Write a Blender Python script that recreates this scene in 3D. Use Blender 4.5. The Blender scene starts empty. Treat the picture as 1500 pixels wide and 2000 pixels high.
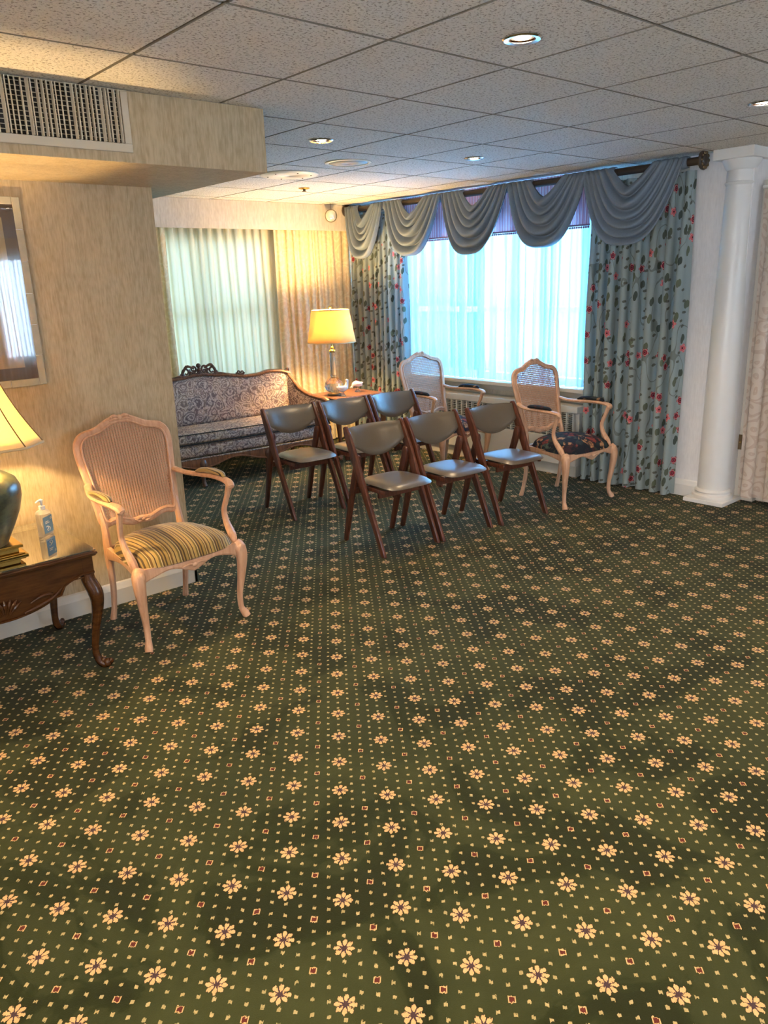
import bpy, bmesh, math, random
from math import sin, cos, pi, sqrt, radians
from mathutils import Vector, Matrix
random.seed(7)
S = bpy.context.scene
COL = S.collection

# ------------------------------------------------------------------ camera
F_PX = 1517.0
cam = bpy.data.cameras.new('camera')
cam.sensor_fit = 'VERTICAL'; cam.sensor_height = 36.0; cam.sensor_width = 27.0
cam.lens = F_PX * 36.0 / 2000.0
cam.clip_start = 0.05; cam.clip_end = 200
camo = bpy.data.objects.new('camera', cam); COL.objects.link(camo)
r0 = Vector((0.74985019, -0.66079654, -0.03275101))
r1 = Vector((-0.21114292, -0.19209728, -0.95839308))
r2 = Vector((0.62701146, 0.72556638, -0.28356669))
mw = Matrix(((r0.x, -r1.x, -r2.x, 0), (r0.y, -r1.y, -r2.y, 0), (r0.z, -r1.z, -r2.z, 1.63), (0, 0, 0, 1)))
camo.matrix_world = mw
S.camera = camo

# ------------------------------------------------------------------ view, sky, lights
S.view_settings.view_transform = 'Standard'
S.view_settings.look = 'None'
S.view_settings.gamma = 1.0
S.view_settings.use_curve_mapping = False
S.view_settings.exposure = 1.2

world = bpy.data.worlds.new('daylight'); S.world = world; world.use_nodes = True
bg = world.node_tree.nodes['Background']
bg.inputs[0].default_value = (0.30, 0.68, 1.0, 1); bg.inputs[1].default_value = 2.5

def area(name, loc, target, sx, sy, power, color):
    l = bpy.data.lights.new(name, 'AREA'); l.shape = 'RECTANGLE'; l.size = sx; l.size_y = sy
    l.energy = power; l.color = color
    o = bpy.data.objects.new(name, l); COL.objects.link(o); o.location = loc
    d = Vector(target) - Vector(loc); o.rotation_euler = d.to_track_quat('-Z', 'Y').to_euler()
    return o

WIN_COL = (0.19, 0.54, 1.0)
area('sky_light_side', (6.05, 4.85, 1.62), (3.0, 4.6, 0.6), 2.6, 1.7, 480, WIN_COL)
area('sky_light_back', (3.7, 7.3, 1.5), (3.7, 6.0, 1.3), 1.6, 1.5, 8, (1.0, 0.97, 0.78))
area('sky_light_rear', (4.1, -4.95, 1.55), (3.0, 0.0, 0.8), 1.9, 1.7, 170, (0.58, 0.76, 1.0))
area('fill_light_left', (-3.25, -1.2, 1.55), (1.0, -0.6, 1.3), 2.8, 1.6, 400, (0.86, 0.90, 1.0))  # fill light behind the added left window
DOWN_W = 3.0      # recessed downlights
WARM = (1.0, 0.72, 0.42)
LAMP_NEAR_W = 34.0
LAMP_FAR_W = 50.0
LAMP_FILL_W = 80.0  # lamps added behind the viewer as fill
LAMP_COL = (1.0, 0.66, 0.28)

# ------------------------------------------------------------------ materials
def s2l(c):
    return tuple(((x / 255 / 12.92) if x / 255 <= 0.04045 else ((x / 255 + 0.055) / 1.055) ** 2.4) for x in c)

class NT:
    """small node-tree writer"""
    def __init__(s, name):
        s.mat = bpy.data.materials.new(name); s.mat.use_nodes = True
        s.t = s.mat.node_tree; s.t.nodes.clear()
        s.out = s.t.nodes.new('ShaderNodeOutputMaterial')
    def setin(s, n, k, v):
        sock = n.inputs[k]
        if isinstance(v, bpy.types.NodeSocket): s.t.links.new(v, sock)
        elif isinstance(v, (tuple, list)) and len(v) == 3 and sock.type == 'RGBA': sock.default_value = (*v, 1)
        else: sock.default_value = v
    def n(s, typ, ins=None, **props):
        n = s.t.nodes.new('ShaderNode' + typ)
        for k, v in props.items(): setattr(n, k, v)
        for k, v in (ins or {}).items(): s.setin(n, k, v)
        return n
    def m(s, op, *a):
        n = s.t.nodes.new('ShaderNodeMath'); n.operation = op
        for i, v in enumerate(a): s.setin(n, i, v)
        return n.outputs[0]
    def mix(s, f, a, b, mode='MIX'):
        n = s.t.nodes.new('ShaderNodeMixRGB'); n.blend_type = mode
        s.setin(n, 0, f); s.setin(n, 1, a); s.setin(n, 2, b)
        return n.outputs[0]
    def ramp(s, f, stops, interp='LINEAR'):
        n = s.t.nodes.new('ShaderNodeValToRGB'); n.color_ramp.interpolation = interp
        e = n.color_ramp.elements
        while len(e) < len(stops): e.new(0.5)
        for i, (p, c) in enumerate(stops): e[i].position = p; e[i].color = (*c, 1)
        s.setin(n, 0, f); return n.outputs[0]
    def obj(s): return s.n('TexCoord').outputs['Object']
    def uv(s): return s.n('TexCoord').outputs['UV']
    def pos(s): return s.n('NewGeometry').outputs['Position']
    def sep(s, v):
        n = s.n('SeparateXYZ', {0: v}); return n.outputs
    def comb(s, x, y, z=0.0):
        return s.n('CombineXYZ', {0: x, 1: y, 2: z}).outputs[0]
    def scale(s, v, sc):
        return s.n('Mapping', {0: v, 3: sc}).outputs[0]
    def noise(s, v, sc, det=2.0, rough=0.5):
        return s.n('TexNoise', {'Vector': v, 'Scale': sc, 'Detail': det, 'Roughness': rough})
    def voro(s, v, sc, feat='F1', rnd=1.0, dim='3D'):
        return s.n('TexVoronoi', {'Vector': v, 'Scale': sc, 'Randomness': rnd}, feature=feat, voronoi_dimensions=dim)
    def bump(s, h, st=0.3, dist=0.01):
        return s.n('Bump', {'Height': h, 'Strength': st, 'Distance': dist}).outputs[0]
    def bsdf(s, col, rough=0.5, metal=0.0, spec=0.5, normal=None, **kw):
        ins = {'Base Color': col, 'Roughness': rough, 'Metallic': metal, 'Specular IOR Level': spec}
        ins.update(kw)
        n = s.n('BsdfPrincipled', ins)
        if normal is not None: s.setin(n, 'Normal', normal)
        return n.outputs[0]
    def done(s, sh):
        s.t.links.new(sh, s.out.inputs[0]); return s.mat

def plain(name, col, rough=0.5, metal=0.0, spec=0.5, var=0.06, sc=20, bump=0.0):
    t = NT(name); o = t.obj(); nz = t.noise(o, sc, 3)
    c = t.mix(nz.outputs[0], tuple(x * (1 - var) for x in col), tuple(min(1, x * (1 + var)) for x in col))
    nm = t.bump(nz.outputs[0], bump, 0.004) if bump else None
    return t.done(t.bsdf(c, rough, metal, spec, nm))

def wood(name, c1, c2, rough=0.35, sc=(60, 60, 6), spec=0.5):
    t = NT(name); o = t.scale(t.obj(), sc)
    nz = t.noise(o, 1.0, 4, 0.6)
    f = t.ramp(nz.outputs[0], [(0.3, (0, 0, 0)), (0.7, (1, 1, 1))])
    return t.done(t.bsdf(t.mix(f, c1, c2), rough, 0, spec, t.bump(nz.outputs[0], 0.15, 0.002)))

def mat_wallpaper(name, c1, c2, bright=1.0):
    t = NT(name); p = t.obj()
    big = t.noise(t.scale(p, (14, 14, 1.4)), 1.0, 2)
    fine = t.noise(t.scale(p, (130, 130, 13)), 1.0, 3, 0.65)
    zig = t.noise(t.scale(p, (55, 55, 22)), 1.0, 1.0)
    f = t.m('ADD', t.m('MULTIPLY', fine.outputs[0], 0.75), t.m('MULTIPLY', zig.outputs[0], 0.35))
    f = t.m('ADD', f, t.m('MULTIPLY', t.m('SUBTRACT', big.outputs[0], 0.5), 0.35))
    c = t.ramp(f, [(0.38, c1), (0.68, c2)])
    return t.done(t.bsdf(c, 0.55, 0, 0.3, t.bump(fine.outputs[0], 0.12, 0.002)))

def mat_carpet():
    t = NT('carpet'); P = t.pos(); x, y, z = t.sep(P)[:3]
    PX, PY = 0.0985, 0.1290
    u = t.m('DIVIDE', t.m('SUBTRACT', x, 1.0325), PX); v = t.m('DIVIDE', t.m('SUBTRACT', y, 1.166), PY)
    ru, rv = t.m('ROUND', u), t.m('ROUND', v)
    wob = t.noise(P, 170, 2); wo = t.m('MULTIPLY', t.m('SUBTRACT', wob.outputs[0], 0.5), 0.012)
    fx = t.m('ADD', t.m('MULTIPLY', t.m('SUBTRACT', u, ru), PX), wo)
    fy = t.m('ADD', t.m('MULTIPLY', t.m('SUBTRACT', v, rv), PY), wo)
    par = t.m('FLOORED_MODULO', t.m('ADD', ru, rv), 2.0)          # 0 flower, 1 small square
    r = t.m('SQRT', t.m('ADD', t.m('MULTIPLY', fx, fx), t.m('MULTIPLY', fy, fy)))
    th = t.m('ARCTAN2', fy, fx)
    cc = t.m('ABSOLUTE', t.m('COSINE', t.m('MULTIPLY', th, 4.0)))
    rad = t.m('ADD', 0.0135, t.m('MULTIPLY', t.m('POWER', cc, 0.7), 0.0145))
    isf = t.m('SUBTRACT', 1.0, par)
    petal = t.m('MULTIPLY', t.m('LESS_THAN', r, rad), t.m('GREATER_THAN', cc, 0.36))
    petal = t.m('MULTIPLY', petal, isf)
    core = t.m('MULTIPLY', t.m('LESS_THAN', r, t.m('ADD', 0.0068, t.m('MULTIPLY', t.m('SUBTRACT', 1.0, cc), 0.010))), isf)
    ax, ay = t.m('ABSOLUTE', fx), t.m('ABSOLUTE', fy)
    mx = t.m('MULTIPLY', t.m('ADD', ax, ay), 0.72)
    sq = t.m('MULTIPLY', t.m('LESS_THAN', mx, 0.0094), par)
    sqc = t.m('MULTIPLY', t.m('LESS_THAN', mx, 0.0066), par)
    U, V = t.m('MULTIPLY', u, 4.0), t.m('MULTIPLY', v, 4.0)
    p = t.m('MULTIPLY', t.m('ADD', U, V), 0.5); q = t.m('MULTIPLY', t.m('SUBTRACT', U, V), 0.5)
    dp = t.m('SUBTRACT', p, t.m('ROUND', p)); dq = t.m('SUBTRACT', q, t.m('ROUND', q))
    dx = t.m('ABSOLUTE', t.m('ADD', t.m('MULTIPLY', t.m('ADD', dp, dq), PX / 4), wo))
    dy = t.m('ABSOLUTE', t.m('ADD', t.m('MULTIPLY', t.m('SUBTRACT', dp, dq), PY / 4), wo))
    dot = t.m('LESS_THAN', t.m('ADD', dx, dy), 0.0068)
    dot = t.m('MULTIPLY', dot, t.m('GREATER_THAN', r, 0.016))
    n1 = t.n('TexNoise', {'Vector': P, 'Scale': 2.4, 'Detail': 5.0, 'Roughness': 0.55, 'Distortion': 0.9}); n2 = t.noise(P, 300, 2)
    base = t.ramp(n1.outputs[0], [(0.39, (0.014, 0.017, 0.0035)), (0.445, (0.018, 0.023, 0.0045)), (0.47, (0.028, 0.034, 0.0100)), (0.56, (0.033, 0.039, 0.012)), (0.66, (0.041, 0.048, 0.015))])
    base = t.mix(t.m('MULTIPLY', n2.outputs[0], 0.35), base, (0.014, 0.018, 0.005))
    cn = t.noise(P, 60, 2)
    cream = t.mix(cn.outputs[0], (0.42, 0.26, 0.12), (0.60, 0.40, 0.20))
    dcol = t.mix(cn.outputs[0], (0.20, 0.17, 0.07), (0.46, 0.36, 0.19))
    c = t.mix(dot, base, dcol)
    c = t.mix(t.m('MULTIPLY', t.m('LESS_THAN', r, t.m('ADD', rad, 0.0015)), t.m('MULTIPLY', isf, 0.6)), c, (0.05, 0.02, 0.02))
    c = t.mix(petal, c, cream)
    c = t.mix(core, c, (0.050, 0.028, 0.035))
    c = t.mix(sq, c, cream); c = t.mix(sqc, c, (0.085, 0.016, 0.013))
    h = t.m('ADD', n2.outputs[0], t.m('MULTIPLY', n1.outputs[0], 0.5))
    return t.done(t.bsdf(c, 0.95, 0, 0.15, t.bump(h, 0.35, 0.003), **{'Sheen Weight': 0.06, 'Sheen Roughness': 0.5}))

def mat_tile():
    t = NT('ceiling_tile'); P = t.pos()
    f = t.noise(P, 95, 3, 0.6); b = t.noise(P, 38, 3, 0.6); w = t.noise(P, 2.0, 2)
    pit = t.ramp(f.outputs[0], [(0.36, (0, 0, 0)), (0.46, (1, 1, 1))])
    c = t.mix(pit, (0.34, 0.31, 0.27), (0.85, 0.83, 0.79))
    c = t.mix(t.m('MULTIPLY', w.outputs[0], 0.25), c, (0.55, 0.53, 0.50))
    h = t.m('ADD', t.m('MULTIPLY', f.outputs[0], 0.7), t.m('MULTIPLY', b.outputs[0], 0.6))
    return t.done(t.bsdf(c, 0.9, 0, 0.1, t.bump(h, 0.9, 0.008)))

def mat_stripes():
    t = NT('striped_seat_fabric'); x, y, z = t.sep(t.obj())[:3]
    f = t.m('FRACT', t.m('MULTIPLY', t.m('ADD', x, 1.0), 10.5))
    cols = [(0.0, s2l((88, 70, 30))), (0.08, s2l((186, 160, 92))), (0.20, s2l((120, 104, 50))), (0.26, s2l((226, 208, 160))),
            (0.30, s2l((120, 92, 44))), (0.40, s2l((200, 176, 112))), (0.52, s2l((70, 50, 40))), (0.57, s2l((206, 180, 110))),
            (0.70, s2l((132, 118, 60))), (0.80, s2l((230, 214, 170))), (0.84, s2l((96, 74, 40))), (0.93, s2l((176, 150, 84)))]
    c = t.mix(1.0, t.ramp(f, cols, 'CONSTANT'), (0.62, 0.56, 0.50), 'MULTIPLY')
    nz = t.noise(t.obj(), 500, 2)
    return t.done(t.bsdf(c, 0.6, 0, 0.3, t.bump(nz.outputs[0], 0.2, 0.002), **{'Sheen Weight': 0.2}))

def mat_paisley():
    t = NT('paisley_fabric'); o = t.obj()
    wp = t.noise(o, 9, 2)
    v = t.n('VectorMath', {0: o, 1: t.n('VectorMath', {0: wp.outputs['Color'], 'Scale': 0.11}, operation='SCALE').outputs[0]}, operation='ADD').outputs[0]
    a = t.voro(v, 11.5); b = t.voro(v, 31)
    ring = t.m('SINE', t.m('MULTIPLY', a.outputs['Distance'], 26.0))
    ring2 = t.m('SINE', t.m('MULTIPLY', b.outputs['Distance'], 17.0))
    base = t.ramp(t.sep(a.outputs['Color'])[0], [(0.1, s2l((198, 172, 146))), (0.45, s2l((170, 142, 130))), (0.8, s2l((146, 130, 124)))])
    base = t.mix(t.m('MULTIPLY', t.m('GREATER_THAN', ring2, 0.35), 0.55), base, s2l((196, 178, 164)))
    base = t.mix(t.m('MULTIPLY', t.m('GREATER_THAN', ring, 0.62), 0.75), base, s2l((206, 186, 168)))
    dark = t.m('MAXIMUM', t.m('LESS_THAN', ring, -0.72), t.m('LESS_THAN', ring2, -0.80))
    c = t.mix(t.m('MULTIPLY', dark, 0.7), base, s2l((84, 66, 66)))
    core = t.m('LESS_THAN', a.outputs['Distance'], 0.13)
    c = t.mix(t.m('MULTIPLY', core, 0.6), c, s2l((96, 64, 84)))
    nz = t.noise(o, 600, 2)
    return t.done(t.bsdf(c, 0.75, 0, 0.25, t.bump(nz.outputs[0], 0.2, 0.002)))

def mat_tapestry():
    t = NT('tapestry_fabric'); o = t.obj()
    a = t.voro(o, 16); b = t.noise(o, 26, 3, 0.6)
    f = t.sep(a.outputs['Color'])[0]
    c = t.ramp(f, [(0.0, s2l((30, 36, 44))), (0.30, s2l((44, 56, 58))), (0.45, s2l((128, 58, 50))), (0.58, s2l((56, 60, 50))), (0.72, s2l((176, 130, 92))), (0.82, s2l((62, 40, 44))), (0.93, s2l((84, 96, 84)))], 'CONSTANT')
    c = t.mix(t.ramp(b.outputs[0], [(0.44, (1, 1, 1)), (0.56, (0, 0, 0))]), c, s2l((30, 34, 42)))
    nz = t.noise(o, 500, 2)
    return t.done(t.bsdf(c, 0.8, 0, 0.2, t.bump(nz.outputs[0], 0.3, 0.002)))

def mat_floral():
    """printed drape: UV in metres along the cloth"""
    t = NT('floral_drape_fabric'); uv = t.uv()
    def blossoms(off, sc, rad, thr, c1, c2, lobes, stretch=(1, 1, 1)):
        m = t.scale(t.n('VectorMath', {0: uv, 1: off}, operation='ADD').outputs[0], stretch)
        v = t.n('TexVoronoi', {'Vector': m, 'Scale': sc, 'Randomness': 0.75}, feature='F1', voronoi_dimensions='2D')
        mm = t.n('VectorMath', {0: m, 'Scale': sc}, operation='SCALE').outputs[0]
        ps = t.n('VectorMath', {0: v.outputs['Position'], 'Scale': sc}, operation='SCALE').outputs[0]
        d = t.n('VectorMath', {0: mm, 1: ps}, operation='SUBTRACT').outputs[0]
        dx, dy = t.sep(d)[:2]
        th = t.m('ARCTAN2', dy, dx); r = t.m('SQRT', t.m('ADD', t.m('MULTIPLY', dx, dx), t.m('MULTIPLY', dy, dy)))
        k = t.m('ABSOLUTE', t.m('COSINE', t.m('MULTIPLY', t.m('ADD', th, t.sep(v.outputs['Color'])[1]), lobes / 2)))
        rr = t.m('MULTIPLY', rad, t.m('ADD', 0.6, t.m('MULTIPLY', k, 0.4)))
        keep = t.m('GREATER_THAN', t.sep(v.outputs['Color'])[0], thr)
        return t.m('MULTIPLY', t.m('LESS_THAN', r, rr), keep), t.m('DIVIDE', r, rad), v.outputs['Color']
    fl, fr, fc = blossoms((0.3, 0.1, 0), 6.3, 0.20, 0.40, None, None, 5)
    lf, lr, lc = blossoms((1.7, 0.9, 0), 9.5, 0.25, 0.42, None, None, 2, (1.3, 0.7, 1))
    l2, lr2, lc2 = blossoms((4.1, 2.3, 0), 13.0, 0.19, 0.45, None, None, 2, (0.8, 1.1, 1))
    wv = t.noise(t.scale(uv, (5, 2.4, 1)), 1.0, 1.0)
    vine = t.m('LESS_THAN', t.m('ABSOLUTE', t.m('SUBTRACT', wv.outputs[0], 0.5)), 0.006)
    base = s2l((152, 164, 162))
    c = t.mix(t.m('MULTIPLY', vine, 0.6), base, s2l((92, 96, 84)))
    lcol = t.mix(t.sep(lc)[2], s2l((52, 62, 52)), s2l((98, 104, 78)))
    c = t.mix(t.m('MULTIPLY', lf, 0.9), c, lcol)
    c = t.mix(t.m('MULTIPLY', l2, 0.85), c, s2l((84, 84, 70)))
    fcol = t.mix(t.m('GREATER_THAN', t.sep(fc)[2], 0.45), s2l((134, 34, 54)), s2l((204, 98, 106)))
    pet = t.m('SINE', t.m('MULTIPLY', fr, 11.0))
    fcol = t.mix(t.m('MULTIPLY', t.m('GREATER_THAN', pet, 0.3), 0.7), fcol, s2l((226, 158, 148)))
    fcol = t.mix(t.m('LESS_THAN', fr, 0.22), fcol, s2l((84, 22, 34)))
    c = t.mix(fl, c, fcol)
    nz = t.noise(t.obj(), 350, 2)
    b = t.bsdf(c, 0.75, 0, 0.25, t.bump(nz.outputs[0], 0.15, 0.002))
    tr = t.n('BsdfTranslucent', {'Color': c}).outputs[0]
    return t.done(t.n('MixShader', {0: 0.20, 1: b, 2: tr}).outputs[0])

def mat_sheer(name, col, dense=0.62, trans=0.6, band=0.0):
    """thin voile: fabric turns denser where it is seen edge-on"""
    t = NT(name)
    lw = t.n('LayerWeight', {'Blend': 0.35}).outputs['Facing']
    wv = t.noise(t.scale(t.obj(), (40, 40, 2)), 1.0, 2)
    cc = t.mix(wv.outputs[0], tuple(x * 0.93 for x in col), col)
    df = t.n('BsdfDiffuse', {'Color': cc}).outputs[0]
    tl = t.n('BsdfTranslucent', {'Color': cc}).outputs[0]
    body = t.n('MixShader', {0: trans, 1: df, 2: tl}).outputs[0]
    tp = t.n('BsdfTransparent', {'Color': (1, 1, 1)}).outputs[0]
    a = t.m('ADD', dense, t.m('MULTIPLY', lw, 0.3 if band else 0.6))
    if band:      # bands where the gathered voile lies in several layers
        bn = t.noise(t.scale(t.obj(), (0, 13, 0.10)), 1.0, 1.5)
        bf = t.ramp(bn.outputs[0], [(0.44, (0, 0, 0)), (0.56, (1, 1, 1))])
        a = t.m('ADD', a, t.m('MULTIPLY', bf, band))
    a = t.m('MINIMUM', a, 0.99)
    return t.done(t.n('MixShader', {0: a, 1: tp, 2: body}).outputs[0])

def mat_damask(name, c1, c2, trans=0.1):
    t = NT(name); uv = t.uv()
    wp = t.noise(uv, 7, 1.0)
    v = t.n('VectorMath', {0: uv, 1: t.n('VectorMath', {0: wp.outputs['Color'], 'Scale': 0.12}, operation='SCALE').outputs[0]}, operation='ADD').outputs[0]
    a = t.n('TexVoronoi', {'Vector': v, 'Scale': 9.0, 'Randomness': 0.6}, feature='F1', voronoi_dimensions='2D')
    ring = t.m('SINE', t.m('MULTIPLY', a.outputs['Distance'], 15.0))
    f = t.m('GREATER_THAN', ring, 0.45)
    c = t.mix(f, c1, c2)
    b = t.bsdf(c, 0.5, 0, 0.4)
    tr = t.n('BsdfTranslucent', {'Color': c}).outputs[0]
    return t.done(t.n('MixShader', {0: trans, 1: b, 2: tr}).outputs[0])

def mat_linestripe():
    t = NT('striped_valance_fabric'); u = t.sep(t.uv())[0]
    f = t.m('FRACT', t.m('MULTIPLY', u, 32))
    c = t.ramp(f, [(0.0, s2l((190, 140, 150))), (0.3, s2l((226, 220, 226))), (0.4, s2l((150, 104, 130))), (0.62, s2l((222, 206, 210))), (0.72, s2l((170, 120, 134)))], 'CONSTANT')
    b = t.bsdf(c, 0.7, 0, 0.2)
    tr = t.n('BsdfTranslucent', {'Color': c}).outputs[0]
    return t.done(t.n('MixShader', {0: 0.25, 1: b, 2: tr}).outputs[0])

def mat_shade(name, col, trans=0.6):
    t = NT(name)
    nz = t.noise(t.obj(), 260, 2)
    c = t.mix(nz.outputs[0], tuple(x * .94 for x in col), col)
    d = t.n('BsdfDiffuse', {'Color': c}).outputs[0]
    tl = t.n('BsdfTranslucent', {'Color': c}).outputs[0]
    return t.done(t.n('MixShader', {0: trans, 1: d, 2: tl}).outputs[0])

def mat_glass(name, col=(1, 1, 1), rough=0.0, ior=1.45):
    t = NT(name)
    g = t.bsdf(col, rough, 0, 0.5, None, **{'Transmission Weight': 1.0, 'IOR': ior})
    return t.done(t.n('MixShader', {0: 0.7, 1: t.n('BsdfTransparent', {'Color': (1, 1, 1)}).outputs[0], 2: g}).outputs[0])

def mat_pane(name, refl=0.12, tint=(1, 1, 1)):
    t = NT(name)
    g = t.n('BsdfGlossy', {'Color': (1, 1, 1), 'Roughness': 0.01}).outputs[0]
    tp = t.n('BsdfTransparent', {'Color': tint}).outputs[0]
    f = t.n('Fresnel', {'IOR': 1.5}).outputs[0]
    f = t.m('MINIMUM', t.m('ADD', f, refl), 1.0)
    return t.done(t.n('MixShader', {0: f, 1: tp, 2: g}).outputs[0])

def mat_emit(name, col, st):
    t = NT(name)
    return t.done(t.n('Emission', {'Color': (*col, 1), 'Strength': st}).outputs[0])

def mat_ginger():
    t = NT('green_ceramic'); o = t.obj()
    n = t.noise(t.scale(o, (6, 6, 9)), 1.6, 4, 0.65)
    c = t.ramp(n.outputs[0], [(0.35, s2l((56, 60, 48))), (0.5, s2l((86, 92, 70))), (0.62, s2l((74, 76, 68))), (0.75, s2l((110, 114, 90)))])
    return t.done(t.bsdf(c, 0.30, 0, 0.5, None, **{'Coat Weight': 0.15}))

def mat_silverframe():
    t = NT('silver_frame'); z = t.sep(t.obj())
    n = t.noise(t.obj(), 30, 3)
    c = t.mix(n.outputs[0], s2l((158, 156, 140)), s2l((186, 182, 166)))
    return t.done(t.bsdf(c, 0.5, 0.0, 0.3))

M = {}
M['wallpaper'] = mat_wallpaper('beige_wallpaper', (0.41, 0.32, 0.195), (0.56, 0.455, 0.30))
M['wallpaper_cream'] = mat_wallpaper('cream_wallpaper', (0.60, 0.52, 0.41), (0.74, 0.66, 0.54))
M['carpet'] = mat_carpet()
M['tile'] = mat_tile()
M['tile_edge_shade'] = plain('shaded_tile_edge', (0.27, 0.25, 0.21), 0.9)  # tile sides darkened: shade of the grid recess put into the colour
M['tbar'] = plain('grid_bar_paint', (0.44, 0.40, 0.34), 0.5)
M['white'] = plain('white_paint', (0.74, 0.73, 0.70), 0.35, var=0.02)
M['white_wall'] = mat_wallpaper('white_wallpaper', (0.74, 0.73, 0.73), (0.82, 0.81, 0.81))
M['base'] = plain('baseboard_paint', (0.60, 0.56, 0.48), 0.4, var=0.03)
M['radiator'] = plain('radiator_enamel', (0.60, 0.58, 0.53), 0.4, var=0.03)
M['dark'] = plain('dark_void', (0.02, 0.02, 0.02), 0.8)
M['grille'] = plain('grille_paint', (0.60, 0.54, 0.42), 0.45, var=0.03)
M['cherry'] = wood('folding_chair_wood', s2l((58, 30, 20)), s2l((108, 60, 40)), 0.30)
M['walnut'] = wood('end_table_wood', s2l((54, 31, 15)), s2l((84, 50, 25)), 0.22, (7, 50, 50))
M['sofa_wood'] = wood('sofa_wood', s2l((96, 62, 44)), s2l((150, 102, 70)), 0.35)
M['sofa_carve'] = wood('sofa_carved_wood', s2l((66, 42, 34)), s2l((120, 84, 64)), 0.35)
M['pickled'] = wood('pickled_wood', s2l((188, 142, 110)), s2l((212, 170, 138)), 0.45)
M['cane'] = plain('cane_strand', s2l((184, 144, 116)), 0.55)
M['stripes'] = mat_stripes(); M['paisley'] = mat_paisley(); M['tapestry'] = mat_tapestry()
M['vinyl'] = plain('taupe_vinyl', s2l((88, 78, 64)), 0.32, spec=0.8, sc=150, bump=0.05)
M['floral'] = mat_floral()
M['sheer'] = mat_sheer('sheer_voile', (0.60, 0.84, 0.95), 0.62, 0.085, 0.35)
M['sheer_back'] = mat_sheer('sheer_ivory_voile', (0.80, 0.75, 0.56), 0.96, 0.33)
M['sheer_rear'] = mat_sheer('sheer_rear_voile', (0.95, 0.95, 0.95), 0.7)
M['cream_drape'] = mat_damask('cream_damask', s2l((236, 214, 168)), s2l((244, 226, 184)), 0.12)
M['white_drape'] = mat_damask('white_damask', s2l((212, 198, 184)), s2l((198, 178, 162)), 0.12)
M['swag'] = plain('swag_fabric', (0.165, 0.205, 0.255), 0.6, sc=90, var=0.12, bump=0.1)
M['valance'] = mat_linestripe()
M['fringe'] = plain('bead_fringe', s2l((130, 90, 110)), 0.5)
M['rod'] = plain('dark_rod', s2l((64, 52, 42)), 0.4)
M['shade_warm'] = mat_shade('ivory_shade', (0.90, 0.77, 0.48), 0.5)
M['shade_far'] = mat_shade('linen_shade', (0.82, 0.60, 0.28), 0.38)
M['trim_tape'] = plain('shade_trim', s2l((208, 190, 150)), 0.6)
M['trim_dark'] = plain('shade_seam', s2l((120, 96, 52)), 0.6)
M['brass'] = plain('brass', s2l((196, 160, 84)), 0.22, 1.0)
M['oldbrass'] = plain('aged_brass', s2l((120, 100, 72)), 0.4, 0.8)
M['ginger'] = mat_ginger()
M['crystal'] = mat_glass('cut_crystal', (0.97, 0.97, 0.97), 0.03, 1.5)
M['pane'] = mat_pane('window_glass', 0.0)
M['pic_glass'] = mat_pane('picture_glass', 0.0)
M['tableglass'] = mat_pane('table_glass', 0.34, (0.85, 0.9, 0.85))
M['bottle'] = mat_sheer('clear_plastic', (0.80, 0.76, 0.68), 0.30)
M['label_blue'] = plain('blue_label', s2l((110, 142, 156)), 0.5)
M['white_ink'] = plain('white_ink', s2l((226, 214, 190)), 0.6)
M['mat_brown'] = plain('brown_mat', s2l((120, 92, 60)), 0.8)
M['print_tan'] = plain('tan_print', s2l((196, 160, 104)), 0.8, var=0.12, sc=6)
M['frame'] = mat_silverframe()
M['bulb_glow'] = mat_emit('lit_bulb', (1.0, 0.80, 0.55), 30)
M['can_ring'] = plain('chrome_ring', (0.75, 0.75, 0.75), 0.18, 1.0)
M['can_in'] = plain('copper_reflector', s2l((220, 150, 110)), 0.2, 1.0)
M['speaker'] = plain('speaker_grille', (0.48, 0.48, 0.48), 0.5)
M['plate'] = plain('cover_plate', (0.95, 0.90, 0.78), 0.4, var=0.02)
M['ballglass'] = plain('silvered_globe', (0.92, 0.88, 0.80), 0.12, 0.6)
M['porcelain'] = plain('white_porcelain', (0.82, 0.76, 0.74), 0.2)
M['bin'] = plain('rear_wall_paint', (0.60, 0.53, 0.42), 0.7)

# ------------------------------------------------------------------ mesh helpers
def catmull(pts, n):
    P = [Vector(p) for p in pts]
    if n <= 1: return P
    out = []
    for i in range(len(P) - 1):
        a = P[i - 1] if i else P[i] * 2 - P[i + 1]
        b, c = P[i], P[i + 1]
        d = P[i + 2] if i + 2 < len(P) else c * 2 - b
        for k in range(n):
            t = k / n
            out.append(0.5 * ((2 * b) + (c - a) * t + (2 * a - 5 * b + 4 * c - d) * t * t + (3 * b - a - 3 * c + d) * t ** 3))
    out.append(P[-1]); return out

def interp(vals, n):
    r = []
    for i in range(len(vals) - 1):
        for k in range(n): r.append(vals[i] + (vals[i + 1] - vals[i]) * k / n)
    r.append(vals[-1]); return r

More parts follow.
